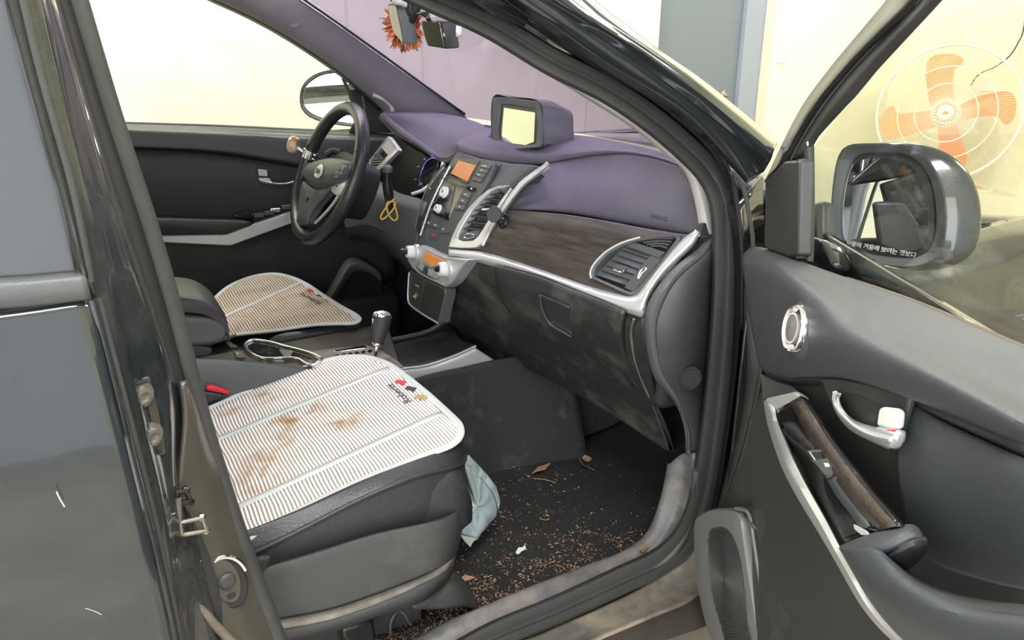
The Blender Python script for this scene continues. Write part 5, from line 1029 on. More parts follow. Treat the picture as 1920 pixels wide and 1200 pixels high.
def cover(name, label, plane, outline, rear_x, rib_m, base_m, bands, yc, hw, pitch=.0060, edge=.010):
    t = thing(name, label, 'seat cover', tuple(plane.at(*outline[0])))
    P = plane.pts(outline)
    P = P+[Vector((rear_x, P[-1].y, P[-1].z+.18*(rear_x-P[-1].x))), Vector((rear_x, P[0].y, P[0].z+.18*(rear_x-P[0].x)))]
    k = len(outline)
    Q = cat(P[:k], 90)+P[k:]
    def surf(x, y):
        s = (y-yc)/hw
        return plane.p.z+.18*(x-plane.p.x)-.004*max(0, abs(s)-.55)**2/.2-.0-.3*max(0, x-(xmax-.05))**2/.05*.25
    xmax = max(p.x for p in Q)
    bed = [Vector((p.x, p.y, surf(p.x, p.y))) for p in Q]
    def span(x):
        ys = []
        for a, b in zip(bed, bed[1:]+bed[:1]):
            if (a.x-x)*(b.x-x) < 0: f = (x-a.x)/(b.x-a.x); ys.append(a.y+(b.y-a.y)*f)
        return (min(ys), max(ys)) if len(ys) > 1 else None
    xs = []; x = xmax-.004
    while x > rear_x+.002: xs.append(x); x -= pitch
    rows = []
    for x in xs:
        s = span(x)
        if s: rows.append([Vector((x, s[0]+(s[1]-s[0])*i/24, surf(x, s[0]+(s[1]-s[0])*i/24)+.002)) for i in range(25)])
    V = [p for r in rows for p in r]; F = [(j*25+i, j*25+i+1, (j+1)*25+i+1, (j+1)*25+i) for j in range(len(rows)-1) for i in range(24)]
    o = mk('mesh_base', V, F, base_m, t, 60)
    bm = bmesh.new(); bm.from_mesh(o.data); bmesh.ops.recalc_face_normals(bm, faces=bm.faces)
    bm.faces.ensure_lookup_table()
    if bm.faces[0].normal.z < 0: bmesh.ops.reverse_faces(bm, faces=bm.faces)
    bm.to_mesh(o.data); bm.free()
    md = o.modifiers.new('thick', 'SOLIDIFY'); md.thickness = .005; md.offset = -1
    # cords
    V = []; F = []
    prof = [(-.33, 0), (-.24, .62), (0, .95), (.24, .62), (.33, 0)]
    for x in xs:
        s = span(x)
        if not s or s[1]-s[0] < .05: continue
        n = 26; y0, y1 = s[0]+edge*.5, s[1]-edge*.5
        for i in range(n):
            y = y0+(y1-y0)*i/(n-1); wob = .0007*math.sin(y*70+x*40)+.0016*math.sin(y*17+x*9)
            b = len(V)
            for a, h in prof: V.append(Vector((x+a*pitch+wob, y, surf(x, y)+.002+h*.0024)))
            if i:
                for q in range(4): F.append((b-5+q, b+q, b+q+1, b-5+q+1))
    stuff(mk('cords', V, F, rib_m, t, 60))
    tube('edge_binding', [Vector((p.x, p.y, p.z+.003)) for p in bed[:90]], .0075, M['band'], t, n=120, res=10, curved=False, sq=(.5, 1))
    for bl in bands:
        L = []
        for f in range(31):
            c = plane.at(bl[0][0]+(bl[1][0]-bl[0][0])*f/30, bl[0][1]+(bl[1][1]-bl[0][1])*f/30)
            L.append(c)
        dx = (L[-1]-L[0]); L = [L[0]-dx*k_ for k_ in (.6, .3)]+L
        L = [p for p in L if p.x > rear_x]
        loft('tape_band', [[Vector((p.x, p.y-.008, surf(p.x, p.y)+.0048)) for p in L], [Vector((p.x, p.y+.008, surf(p.x, p.y)+.0048)) for p in L]], M['band'], t, nu=30, t=.002)
    # printed squares and lettering
    return t, surf
ol = [(390, 1050), (470, 1006), (600, 938), (700, 892), (800, 853), (845, 836), (862, 818), (862, 800), (850, 784), (800, 738), (755, 702), (735, 688), (715, 678), (680, 670), (640, 669), (600, 677), (560, 692), (480, 725), (395, 764), (320, 800)]
cv_p, sfp = cover('seat_cover', 'white ribbed seat cover with brown stains on the front passenger seat', SA, ol, -.72, M['rib'], M['base_p'], [((415, 824), (728, 693)), ((456, 950), (829, 776))], -.37, .26, pitch=.0060)
def prints(t, plane, sf, quads, a, b, size, off=.0052, inkm='ink'):
    for q, m_ in zip(quads, ('red', 'navy', 'gold')):
        P = [plane.at(u, v) for u, v in q]; P = [Vector((p.x, p.y, sf(p.x, p.y)+off)) for p in P]
        plate('printed_flag', P, .0006, M[m_], t, bw=0)
    A_, B_ = plane.at(*a), plane.at(*b); A_.z = sf(A_.x, A_.y)+off; B_.z = sf(B_.x, B_.y)+off
    x = (B_-A_); L = x.length; nrm = Vector((-.18, 0, 1)).normalized()
    yd = nrm.cross(x).normalized()
    if yd.x > 0: yd = -yd
    o = text('lettering', 'Robertz', size, A_, x, yd, M[inkm], t, .0004)
    w = max((v.co-A_).dot(x.normalized()) for v in o.data.vertices); k = L/w
    for v in o.data.vertices:
        d = v.co-A_; s = d.dot(x.normalized()); v.co += x.normalized()*(s*k-s)
z6 = lambda L: [(300+a/3, 500+b/3) for a, b in L]
prints(cv_p, SA, sfp, [z6([(1320, 662), (1336, 645), (1388, 652), (1372, 678)]), z6([(1376, 698), (1392, 680), (1444, 688), (1428, 713)]), z6([(1430, 748), (1448, 726), (1505, 735), (1488, 762)])], z6([(1420, 770)])[0], z6([(1305, 668)])[0], .021)
old = [(392, 590), (400, 566), (430, 538), (470, 520), (510, 515), (545, 522), (575, 536), (605, 556), (635, 574), (668, 588), (671, 597), (655, 602), (590, 608), (520, 620), (445, 629)]
cv_d, sfd = cover('seat_cover', 'yellowed ribbed seat cover on the driver seat below the steering wheel', dsA, old[::-1], -.42, M['rib_d'], M['base_d'], [((425, 594), (565, 532))], .37, .26, pitch=.0066)
prints(cv_d, dsA, sfd, [z6([(822, 147), (840, 134), (874, 140), (858, 156)]), z6([(878, 173), (896, 161), (927, 167), (912, 180)]), z6([(925, 199), (943, 187), (974, 193), (958, 208)])], z6([(915, 215)])[0], z6([(800, 157)])[0], .018)
# ================================================================== HANGING FROM THE WINDSHIELD
zm = lambda L: [(690+a/10.67, b/10.67) for a, b in L]
MP = Pl((.07, -.02, 1.37), (-.62, -.78, 0))
rv = thing('rear_view_mirror', 'dark grey rear-view mirror hanging at the windshield in front of orange petals', 'mirror', (.075, 0, 1.40))
gl2 = zm([(425, 110), (540, 170), (590, 300), (640, 500), (690, 800), (700, 860), (640, 790), (560, 700), (490, 560), (450, 400)])
MG = Pl((.07, 0, 1.37), (-.95, -.25, -.1))
P1 = MG.pts(zm([(415, 90), (560, 100), (600, 260), (650, 480), (700, 740), (715, 880), (640, 800), (540, 680), (490, 570), (445, 380), (420, 220)]))
pc = sum(P1, Vector())/len(P1); bk = Vector((.045, -.022, -.0))
P1c = cat(P1, 44, True); bk = Vector((.030, -.008, 0))
loft('mirror_shell', [P1c, [p+bk*.35 for p in P1c], [p+bk*.85 for p in P1c], [pc+bk+(p-pc)*.85 for p in P1c], [pc+bk*1.05+(p-pc)*.05 for p in P1c]], M['stack'], rv, nu=44, nv=16, closed=True, t=0, sm=60)
plate('mirror_glass', [pc+(p-pc)*.93+Vector((-.001, 0, 0)) for p in P1], .003, M['mirror_muted'], rv, curve=40, bw=0)
plate('mirror_bezel', [p+Vector((.0006, 0, 0)) for p in P1], .003, M['greyplastic'], rv, curve=44, bw=0)
lathe('dimmer_tab', [(.004, 0), (.004, .012), (.002, .014)], MG.at(*zm([(690, 890)])[0]), (0, 0, -1), M['black'], rv, 12)
plate('mount_pod', PY(-.02).pts(zm([(810, -30), (980, 60), (995, 260), (940, 320), (850, 310), (830, 150)])), .03, M['black'], rv, bw=.004)
tube('mount_arm', [pc+bk, PY(-.035).at(*zm([(900, 200)])[0])+Vector((.01, 0, .01)), Vector((.10, 0, 1.47))], .008, M['black'], rv, n=12)
plate('sensor_cover', PY(-.01).pts(zm([(570, -60), (790, -60), (830, 100), (780, 170), (700, 110), (590, 100), (565, 40)])), .03, M['lightgrey'], rv, bw=.006)
dc = thing('dash_camera', 'boxy dark dash camera with screen stuck on the windshield right of the mirror', 'camera', tuple(PY(-.10).at(822, 65)))
DP = Pl(PY(-.10).at(815, 62), (-.90, -.35, -.15))
P = DP.pts(zm([(1060, 395), (1450, 435), (1480, 450), (1560, 985), (1185, 925), (1140, 800), (1075, 560)]))
plate('camera_body', P, .03, M['black'], dc, back=Vector((.024, -.016, .002)), bw=.003)
plate('camera_screen', DP.pts(zm([(1085, 420), (1430, 450), (1520, 940), (1200, 905), (1120, 640)]), .0012), .002, M['screen'], dc, bw=.0004)
plate('camera_button', DP.pts(zm([(1498, 665), (1525, 672), (1538, 735), (1512, 728)]), .001), .001, M['mark'], dc, bw=0)
lathe('camera_lens', [(.011, 0), (.010, .010), (.006, .012), (.001, .010)], DP.at(*zm([(1490, 650)])[0])+Vector((.022, -.02, .002)), (.8, -.5, 0), M['white'], dc, 24)
plate('camera_bracket', PY(-.105).pts(zm([(1000, 275), (1070, 235), (1240, 230), (1265, 345), (1180, 360), (1100, 300), (1030, 295)])), .012, M['black'], dc, bw=.002)
plate('adhesive_mount', PY(-.115).pts(zm([(1255, 225), (1340, 200), (1480, 260), (1500, 310), (1430, 370), (1270, 370)])), .012, M['lightgrey'], dc, bw=.003)
tube('bracket_stem', [PY(-.105).at(*zm([(1180, 320)])[0]), DP.at(*zm([(1230, 430)])[0], -.014)], .005, M['black'], dc, n=5)
# ornament: a ball of orange petals
orn = thing('petal_ornament', 'ball of orange artificial petals hanging behind the rear-view mirror', 'ornament', (.12, 0, 1.37))
oc = PX(.15).at(757, 48)
rng = random.Random(3)
def petal(c, d, L, w):
    d = d.normalized(); s = d.cross(Vector((rng.random()-.5, rng.random()-.5, rng.random()))).normalized(); nn = d.cross(s)
    pr = [(0, .15), (.25, .7), (.55, 1), (.8, .8), (1, .05)]; V = []
    for t, k in pr: V += [c+d*L*t+s*w*k+nn*L*.22*t*t, c+d*L*t-nn*w*.25*k+nn*L*.22*t*t, c+d*L*t-s*w*k+nn*L*.22*t*t]
    F = []
    for i in range(4):
        b = i*3; F += [(b, b+3, b+4, b+1), (b+1, b+4, b+5, b+2)]
    o = mk('petal', V, F, M['flower'], orn, 60); md = o.modifiers.new('thick', 'SOLIDIFY'); md.thickness = .0008
for i in range(210):
    th = rng.uniform(0, 2*math.pi); z = rng.uniform(-1, 1); d = Vector((math.cos(th)*math.sqrt(1-z*z)*.5, math.sin(th)*math.sqrt(1-z*z)*1.25, z))
    petal(oc+d*.016, d+Vector((0, 0, -.05)), rng.uniform(.030, .052), rng.uniform(.005, .010))
lathe('petal_core', [(.001, -.02), (.014, -.014), (.02, 0), (.014, .014), (.001, .02)], oc, (0, 0, 1), M['flower'], orn, 16)
for i in range(5):
    d = Vector((0, rng.uniform(.3, 1), rng.uniform(-.5, .8))).normalized()
    tube('feather_stem', [oc, oc+d*.05+Vector((0, 0, .004)), oc+d*rng.uniform(.058, .068)], .0006, M['rubber_dark'], orn, n=6, res=5)
plate('burgundy_tuft', PX(.13).pts(zm([(420, -40), (570, -60), (565, 60), (500, 75), (440, 40)])), .01, mat('burgundy_felt', (.14, .02, .04), .8), orn, bw=.003)

# ================================================================== FLOOR DEBRIS, LEAVES, BAG
bg = thing('plastic_bag', 'pale blue crumpled plastic bag sticking out in front of the passenger seat', 'bag', tuple(PY(-.50).at(900, 1000)))
bo = [(868, 862, -.50), (885, 880, -.48), (905, 900, -.46), (925, 925, -.45), (934, 955, -.455), (930, 972, -.46), (912, 990, -.475), (900, 1000, -.48), (894, 1014, -.485), (880, 1008, -.49), (863, 1003, -.49), (868, 975, -.485), (862, 955, -.48), (868, 920, -.475), (866, 890, -.47)]
Pb = Y3(bo); cb = Y3([(893, 945, -.50)])[0]
V = []; F = []
n = 60; Pc = poly(Pb, n, True); rg = random.Random(5)
rings_ = [1, .92, .75, .55, .35, .15]
for ri, k in enumerate(rings_):
    for i in range(n):
        p = cb+(Pc[i]-cb)*k
        a = 2*math.pi*i/n
        w = .006*noise.noise(p*55)+.010*noise.noise(p*24)+.002*math.sin(a*9+k*5)
        V.append(p+Vector((-.4, -1, .3)).normalized()*(w+.012*(1-k*k)))
V.append(cb+Vector((-.4, -1, .3)).normalized()*.012)
for ri in range(len(rings_)-1):
    for i in range(n):
        j = (i+1) % n; F.append((ri*n+i, ri*n+j, (ri+1)*n+j, (ri+1)*n+i))
for i in range(n): F.append(((len(rings_)-1)*n+i, (len(rings_)-1)*n+(i+1) % n, len(V)-1))
o = mk('bag_front', V, F, M['bag'], bg, 35); md = o.modifiers.new('thick', 'SOLIDIFY'); md.thickness = .001
V2 = [v+Vector((.025, .03, -.004)) if i >= n else v for i, v in enumerate(V)]
o = mk('bag_back', V2, F, M['bag'], bg, 35); md = o.modifiers.new('thick', 'SOLIDIFY'); md.thickness = .001
plate('bag_corner', Y3([(863, 1003, -.50), (880, 1007, -.50), (893, 1010, -.50), (886, 1018, -.50), (882, 1026, -.50), (872, 1016, -.50)]), .002, M['lightgrey'], bg, bw=0)
tube('bag_fold', Y3([(868, 930, -.512), (874, 960, -.515), (880, 985, -.512), (892, 1000, -.508)]), .0016, M['bag'], bg, n=14, res=6)
# chaff: thousands of tiny husks lying on the carpet
rg = random.Random(11); V = []; F = []
def husk(c, s, V, F):
    a = rg.uniform(0, 6.28); d = Vector((math.cos(a), math.sin(a), rg.uniform(-.2, .5))).normalized()*s; w = Vector((-math.sin(a), math.cos(a), 0))*s*rg.uniform(.25, .5); b = len(V)
    V += [c-d, c+w+Vector((0, 0, s*.3)), c+d, c-w+Vector((0, 0, s*.3)), c+Vector((0, 0, s*.7))]
    F += [(b, b+3, b+4), (b+3, b+2, b+4), (b+2, b+1, b+4), (b+1, b, b+4)]
cnt = 0
for _ in range(90000):
    u = rg.uniform(820, 1250); v = rg.uniform(870, 1200)
    p = PZ(.363).at(u, v)
    if not (-.695 < p.y < -.17 and p.x < .6): continue
    cl_ = noise.noise(Vector((p.x*26, p.y*26, 2)))+.6*noise.noise(Vector((p.x*70, p.y*70, 5)))
    den = .05+1.3*max(0, cl_-.12)+.9*math.exp(-((v-(1150-.28*(u-850)))/70)**2)*(cl_ > -.2)
    den *= math.exp(-max(0, p.x-.26)/.11)
    if rg.random() > den*.16: continue
    husk(p, rg.uniform(.0009, .0024) if rg.random() < .78 else rg.uniform(.0024, .0050), V, F); cnt += 1
    if cnt > 7000: break
for _ in range(900):
    u = rg.uniform(700, 860); v = rg.uniform(1130, 1200); p = PZ(.363).at(u, v)
    if p.y > -.695: husk(p, rg.uniform(.0009, .0025), V, F)
ch = tag(stuff(mk('chaff', V, F, M['seed'], None, 0)), 'scattered tan husks and crumbs littering the black carpet of the footwell', 'debris')
def leaf(name, L, label, z=.366, m_='leaf', cat_='leaf', th=.0015, pl=None):
    P = (pl or PZ(z)).pts(L); c = sum(P, Vector())/len(P)
    P = [p+Vector((0, 0, .004*((p-c).length/.02)**2 if i % 2 else 0)) for i, p in enumerate(P)]
    return tag(plate(name, P, th, M[m_], None, bw=0), label, cat_)
leaf('dry_leaf', [(862, 1084), (872, 1078), (890, 1082), (880, 1087), (868, 1089)], 'curled tan dry leaf beside the foot of the passenger seat')
leaf('dry_leaf', [(997, 888), (1008, 876), (1020, 872), (1032, 873), (1022, 880), (1006, 886)], 'reddish dry leaf at the base of the tunnel wall', .372)
leaf('dry_leaf', [(996, 1112), (998, 1098), (1003, 1106), (1001, 1118)], 'small pointed tan leaf at the edge of the sill plate', .378)
leaf('dry_leaf', [(1202, 1030), (1206, 1024), (1215, 1028), (1210, 1036), (1204, 1036)], 'tiny orange leaf lying on the curved corner of the sill', m_='leaf', pl=PY(-.70))
leaf('paper_scrap', [(967, 1035), (972, 1027), (980, 1026), (985, 1024), (986, 1029), (978, 1033), (972, 1039), (967, 1038)], 'small white paper scrap on the footwell carpet', m_='white', cat_='scrap')
leaf('dry_leaf', [(1091, 858), (1096, 854), (1105, 856), (1110, 861), (1104, 865), (1096, 863)], 'crumpled yellowish leaf in the dark front of the footwell', .40)
for i, (L, s) in enumerate((([(1085, 857), (1092, 870), (1104, 876), (1115, 882)], 'long pale straw stem curved at the front of the footwell'), ([(1000, 897), (1020, 899), (1042, 905)], 'thin pale straw stem near the tunnel wall'), ([(1180, 1012), (1195, 1020), (1207, 1030)], 'thin brown twig stem near the rounded sill corner'), ([(1013, 973), (1025, 975), (1030, 972)], 'short pale stem in the middle of the carpet'))):
    tag(tube('straw_stem', PZ(.368).pts(L), .0009, M['seed'], None, n=16, res=6), s, 'stem')
leaf('twig_scrap', [(1040, 790), (1050, 797), (1064, 803), (1062, 808), (1050, 803), (1048, 798)], 'pale twig scrap stuck on the dark tunnel wall', m_='lightgrey', cat_='twig', pl=PY(-.19))

# ================================================================== OPEN PASSENGER DOOR
dr_ = thing('passenger_door', 'open front passenger door with grey trim, silver strip and black window frame', 'car door', (.30, -.85, .7))
def loftD(name, rows, m_, nu=40, nv=20, t=.006, **k): return loft(name, [D3(r) for r in rows], M[m_], dr_, nu=nu, nv=nv, t=t, **k)
# shell behind the trim (outer skin and front edge)
def dp(s, z, k): return D0+DE*s+DN*k+Vector((0, 0, z))
loft('outer_panel', [[dp(s, z, -.135+.03*abs((z-.75)/.4)**2) for s in (-.06, .2, .5, .8, 1.08)] for z in (.38, .5, .75, .95, 1.03+.05)], M['paint'], dr_, nu=20, nv=20, t=.01, flip=True)
plate('front_edge', [dp(-.05, 1.00, -.02), dp(-.05, 1.00, -.11), dp(-.055, .8, -.125), dp(-.055, .6, -.125), dp(-.045, .40, -.11), dp(-.045, .40, -.02)], .006, M['gloss'], dr_, bw=.002)
plate('bottom_edge', [dp(-.04, .385, -.02), dp(-.04, .385, -.12), dp(1.05, .385, -.12), dp(1.05, .385, -.02)], .01, M['paint'], dr_, bw=0)
loftD('upper_trim', [[(1393, 476, -.02), (1410, 463, -.025), (1440, 466, -.03), (1480, 480, -.03), (1530, 500, -.035), (1590, 521, -.04), (1700, 560, -.04), (1810, 605, -.04), (1940, 660, -.04)],
                     [(1392, 484, .005), (1412, 478, .0), (1445, 482, .0), (1485, 497, .0), (1535, 520, -.01), (1600, 548, -.02), (1710, 592, -.02), (1820, 640, -.02), (1940, 700, -.02)],
                     [(1392, 496, .012), (1415, 500, .018), (1450, 508, .022), (1490, 526, .025), (1545, 556, .02), (1610, 590, .012), (1720, 645, .01), (1830, 702, .01), (1940, 765, .01)],
                     [(1400, 560, .012), (1425, 565, .022), (1460, 575, .028), (1500, 590, .032), (1555, 612, .035), (1620, 640, .036), (1730, 690, .036), (1840, 745, .036), (1940, 800, .036)],
                     [(1412, 630, .012), (1432, 640, .020), (1465, 650, .026), (1505, 660, .032), (1560, 668, .036), (1625, 685, .038), (1735, 728, .038), (1845, 780, .038), (1940, 825, .038)],
                     [(1425, 690, .008), (1445, 700, .016), (1480, 708, .022), (1520, 706, .028), (1580, 709, .03), (1647, 727, .032), (1750, 765, .032), (1850, 806, .032), (1940, 842, .032)]], 'doorgrey', 60, 40)
loftD('trim_step', [[(1425, 688, .004), (1445, 700, .010), (1480, 709, .012), (1520, 707, .012), (1580, 710, .012), (1647, 728, .012), (1750, 767, .012), (1850, 808, .012), (1940, 844, .012)],
                    [(1425, 692, -.005), (1450, 712, -.004), (1490, 722, .002), (1530, 722, .004), (1590, 726, .006), (1655, 748, .006), (1755, 790, .006), (1855, 835, .006), (1940, 872, .006)]], 'doordark', 40, None)
loftD('lower_trim', [[(1422, 690, -.008), (1450, 708, -.006), (1490, 716, .0), (1530, 715, .002), (1590, 720, .004), (1655, 742, .004), (1755, 784, .004), (1855, 828, .004), (1940, 865, .004)],
                     [(1410, 760, -.008), (1450, 790, -.004), (1500, 800, .0), (1560, 810, .004), (1620, 830, .008), (1690, 870, .012), (1770, 900, .014), (1860, 930, .014), (1940, 950, .014)],
                     [(1385, 860, -.008), (1440, 880, -.004), (1500, 900, .0), (1570, 920, .004), (1640, 940, .006), (1710, 960, .008), (1780, 980, .008), (1860, 1000, .006), (1940, 1020, .004)],
                     [(1352, 960, -.006), (1430, 980, .0), (1500, 1000, .004), (1580, 1020, .002), (1650, 1040, -.004), (1720, 1060, -.01), (1790, 1080, -.014), (1870, 1100, -.014), (1940, 1110, -.014)],
                     [(1330, 1060, .0), (1420, 1080, .008), (1500, 1100, .008), (1580, 1120, .002), (1650, 1140, -.006), (1720, 1160, -.01), (1800, 1180, -.01), (1870, 1200, -.01), (1940, 1210, -.01)],
                     [(1345, 1220, .002), (1430, 1240, .01), (1510, 1260, .008), (1590, 1280, .0), (1660, 1300, -.006), (1730, 1320, -.01), (1800, 1330, -.01), (1870, 1340, -.01), (1940, 1350, -.01)]], 'doordark', 60, 40)
loftD('front_return', [[(1393, 480, -.02), (1398, 560, -.02), (1412, 630, -.02), (1422, 700, -.02), (1408, 780, -.02), (1380, 870, -.02), (1348, 965, -.02)], [(1395, 482, .008), (1402, 560, .010), (1414, 630, .010), (1425, 695, .004), (1412, 770, -.006), (1386, 870, -.006), (1354, 962, -.006)]], 'doordark', 40, None, .003)
loftD('front_kick_trim', [[(1394, 540, -.025), (1388, 620, -.04), (1385, 720, -.05), (1368, 820, -.05), (1345, 900, -.045), (1325, 960, -.03)], [(1400, 545, -.004), (1416, 640, -.004), (1424, 700, -.006), (1410, 780, -.010), (1382, 880, -.010), (1350, 970, -.010)]], 'doordark', 40, None, .003)
# insert cloth panel, armrest with pull cup
loftD('door_insert', [[(1700, 752, .012), (1760, 786, .012), (1850, 828, .012), (1940, 868, .012)], [(1690, 800, .018), (1760, 830, .018), (1850, 865, .018), (1940, 900, .018)], [(1680, 870, .02), (1760, 890, .020), (1850, 920, .018), (1940, 950, .018)], [(1690, 940, .018), (1760, 970, .014), (1850, 1000, .010), (1940, 1020, .01)], [(1710, 1020, .008), (1760, 1060, .002), (1850, 1090, .0), (1940, 1110, .0)]], 'doorgrey', 30, 30)
loftD('armrest', [[(1573, 1024, .070), (1610, 1008, .068), (1650, 995, .062), (1690, 984, .055), (1715, 984, .050), (1730, 998, .046)],
                  [(1578, 1032, .082), (1612, 1020, .080), (1650, 1008, .074), (1690, 998, .065), (1714, 998, .058), (1731, 1004, .050)],
                  [(1590, 1050, .088), (1618, 1036, .086), (1645, 1028, .082), (1680, 1016, .072), (1708, 1010, .062), (1730, 1008, .052)]], 'doorgrey', 30, 12)
loftD('armrest_front', [[(1572, 1026, .060), (1590, 1060, .062), (1620, 1110, .066), (1660, 1165, .066), (1710, 1215, .066), (1800, 1290, .06)],
                        [(1576, 1030, .082), (1596, 1056, .086), (1632, 1102, .092), (1680, 1148, .094), (1740, 1190, .096), (1840, 1250, .096)],
                        [(1600, 1030, .086), (1625, 1050, .090), (1670, 1090, .096), (1730, 1135, .10), (1800, 1165, .10), (1940, 1195, .10)],
                        [(1640, 1022, .080), (1655, 1040, .084), (1700, 1085, .090), (1760, 1122, .094), (1830, 1150, .094), (1940, 1165, .094)],
                        [(1655, 1022, .072), (1668, 1045, .070), (1712, 1088, .074), (1770, 1120, .078), (1840, 1145, .078), (1940, 1158, .078)]], 'doorgrey', 50, 30, .004)
loftD('pull_cup_wall', [[(1650, 1030, .074), (1668, 1045, .072), (1712, 1088, .074), (1770, 1120, .078), (1840, 1145, .078), (1940, 1158, .078)], [(1662, 1028, .02), (1680, 1050, .02), (1725, 1085, .02), (1785, 1110, .02), (1850, 1125, .02), (1940, 1135, .02)]], 'doordark', 40, None)
loftD('pull_grip', [[(1655, 1030, .070), (1680, 1018, .066), (1710, 1008, .058), (1734, 1004, .048)], [(1660, 1036, .074), (1684, 1026, .070), (1714, 1016, .062), (1738, 1012, .050)], [(1668, 1050, .070), (1690, 1045, .066), (1716, 1038, .056), (1738, 1024, .046)], [(1675, 1070, .04), (1695, 1072, .04), (1715, 1060, .035), (1734, 1040, .03)]], 'doordark', 24, 16)
# silver strip
ss1 = [(1432, 752, .030), (1440, 745, .030), (1500, 733, .026)]
sso = [(1431, 750), (1440, 800), (1463, 870), (1490, 925), (1535, 1000), (1570, 1060), (1610, 1130), (1650, 1180), (1700, 1225)]
ssi = [(1455, 768), (1460, 790), (1485, 850), (1512, 905), (1548, 970), (1575, 1022), (1603, 1070), (1640, 1135), (1720, 1215)]
loftD('silver_strip', [[(a, b, .018) for a, b in sso], [(a*.8+c*.2, b*.8+d*.2, .064 if i > 1 else .04) for i, ((a, b), (c, d)) in enumerate(zip(sso, ssi))], [(a*.2+c*.8, b*.2+d*.8, .068 if i > 1 else .044) for i, ((a, b), (c, d)) in enumerate(zip(sso, ssi))], [(a, b, .058 if i > 1 else .036) for i, (a, b) in enumerate(ssi)]], 'silver', 60, 12, .004)
plate('silver_strip_end', D3([(1431, 752, .040), (1438, 744, .040), (1490, 733, .034), (1503, 743, .034), (1455, 768, .044)]), .012, M['silver'], dr_, bw=.003)
plate('front_wedge', D3([(1424, 698, .014), (1450, 712, .012), (1485, 722, .012), (1495, 732, .020), (1440, 744, .030), (1430, 750, .030)]), .01, M['shield'], dr_, bw=.002)
# gloss panel with the window switch
gp_ = [(1455, 768, .044), (1500, 743, .034), (1520, 765, .036), (1560, 830, .046), (1610, 900, .054), (1660, 960, .060), (1682, 985, .064), (1575, 1020, .062), (1548, 970, .060), (1512, 905, .056), (1485, 850, .052), (1460, 790, .046)]
GP = D3(gp_)
loftD('gloss_panel', [[(1456, 768, .042), (1461, 790, .046), (1486, 850, .052), (1513, 905, .056), (1549, 970, .060), (1576, 1022, .062)], [(1480, 755, .040), (1495, 785, .044), (1530, 850, .050), (1570, 910, .055), (1612, 965, .060), (1640, 1000, .062)], [(1501, 742, .036), (1520, 765, .038), (1560, 828, .046), (1612, 898, .054), (1662, 958, .060), (1684, 986, .062)]], 'gloss', 30, 10, .006)
loftD('dusty_wood_band', [[(1482, 753, .0415), (1497, 785, .0475), (1533, 850, .0515), (1573, 910, .0565), (1616, 965, .0615), (1650, 995, .0635)], [(1499, 744, .0385), (1517, 767, .0405), (1556, 830, .0485), (1608, 900, .0560), (1657, 960, .0620), (1680, 985, .0640)]], 'bandwood', 24, None, .001)
SWP = Pl(DK(.051).at(1545, 865), DN+Vector((0, 0, .5)))
ring('switch_bezel', poly(SWP.pts([(1510, 843), (1545, 841), (1580, 888), (1548, 896)], .003), 40, True), poly(SWP.pts([(1518, 847), (1542, 846), (1572, 886), (1549, 891)], .003), 40, True), .004, M['chrome'], dr_, curved=False, bw=.0008)
o = plate('window_switch', SWP.pts([(1520, 862), (1550, 858), (1573, 887), (1548, 893)], .005), .006, M['greyplastic'], dr_, bw=.0015)
plate('switch_mark', SWP.pts([(1544, 868), (1552, 868), (1556, 874), (1548, 876)], .0055), .0005, M['mark'], o, bw=0)
plate('switch_well', SWP.pts([(1514, 845), (1543, 843), (1556, 860), (1522, 866)], .002), .004, M['rubber_dark'], dr_, bw=0)
loftD('pull_groove', [[(1549, 898, .056), (1568, 930, .058), (1595, 965, .061), (1615, 995, .063)], [(1570, 893, .055), (1590, 925, .057), (1612, 955, .060), (1630, 985, .063)]], 'stack', 24, None, .002)
plate('card_slip', D3([(1600, 983, .064), (1622, 995, .066), (1628, 1003, .066), (1615, 1003, .066), (1602, 992, .066)]), .002, M['lightgrey'], dr_, bw=0)
# inner handle
HZ = z8b = lambda L: [(1280+a/3, 450+b/3) for a, b in L]
DH = DK(.024)
plate('handle_bezel', DH.pts(HZ([(770, 775), (860, 770), (1050, 805), (1275, 880), (1210, 1120), (1190, 1185), (1120, 1170), (980, 1110), (880, 1010), (820, 900)])), .008, M['doordark'], dr_, bw=.003)
plate('handle_recess', DH.pts(HZ([(870, 850), (960, 865), (1110, 930), (1200, 950), (1195, 1060), (1050, 1060), (960, 1020), (900, 930)]), .001), .003, M['rubber_dark'], dr_, bw=0)
rows = [[(850, 855), (838, 900), (860, 970), (930, 1060), (1030, 1120), (1160, 1180)], [(868, 856), (860, 900), (885, 960), (945, 1030), (1040, 1090), (1165, 1130)], [(880, 862), (882, 900), (905, 950), (965, 1010), (1060, 1045), (1190, 1075)]]
loft('door_handle', [DH.pts(HZ(rows[0]), .004), DH.pts(HZ(rows[1]), .018), DH.pts(HZ(rows[2]), .006)], M['silver'], dr_, nu=40, nv=12, t=.005)
plate('handle_grip_end', DH.pts(HZ([(1070, 1045), (1195, 1070), (1185, 1130), (1160, 1178), (1060, 1135)]), .014), .012, M['silver'], dr_, bw=.004)
plate('lock_lever', DH.pts(HZ([(1100, 945), (1120, 938), (1190, 948), (1208, 965), (1200, 1060), (1165, 1068), (1085, 1045)]), .012), .008, M['white'], dr_, bw=.003)
plate('lock_red_dot', DH.pts(HZ([(1145, 1066), (1192, 1070), (1190, 1080), (1155, 1074)]), .013), .002, M['red'], dr_, bw=0)
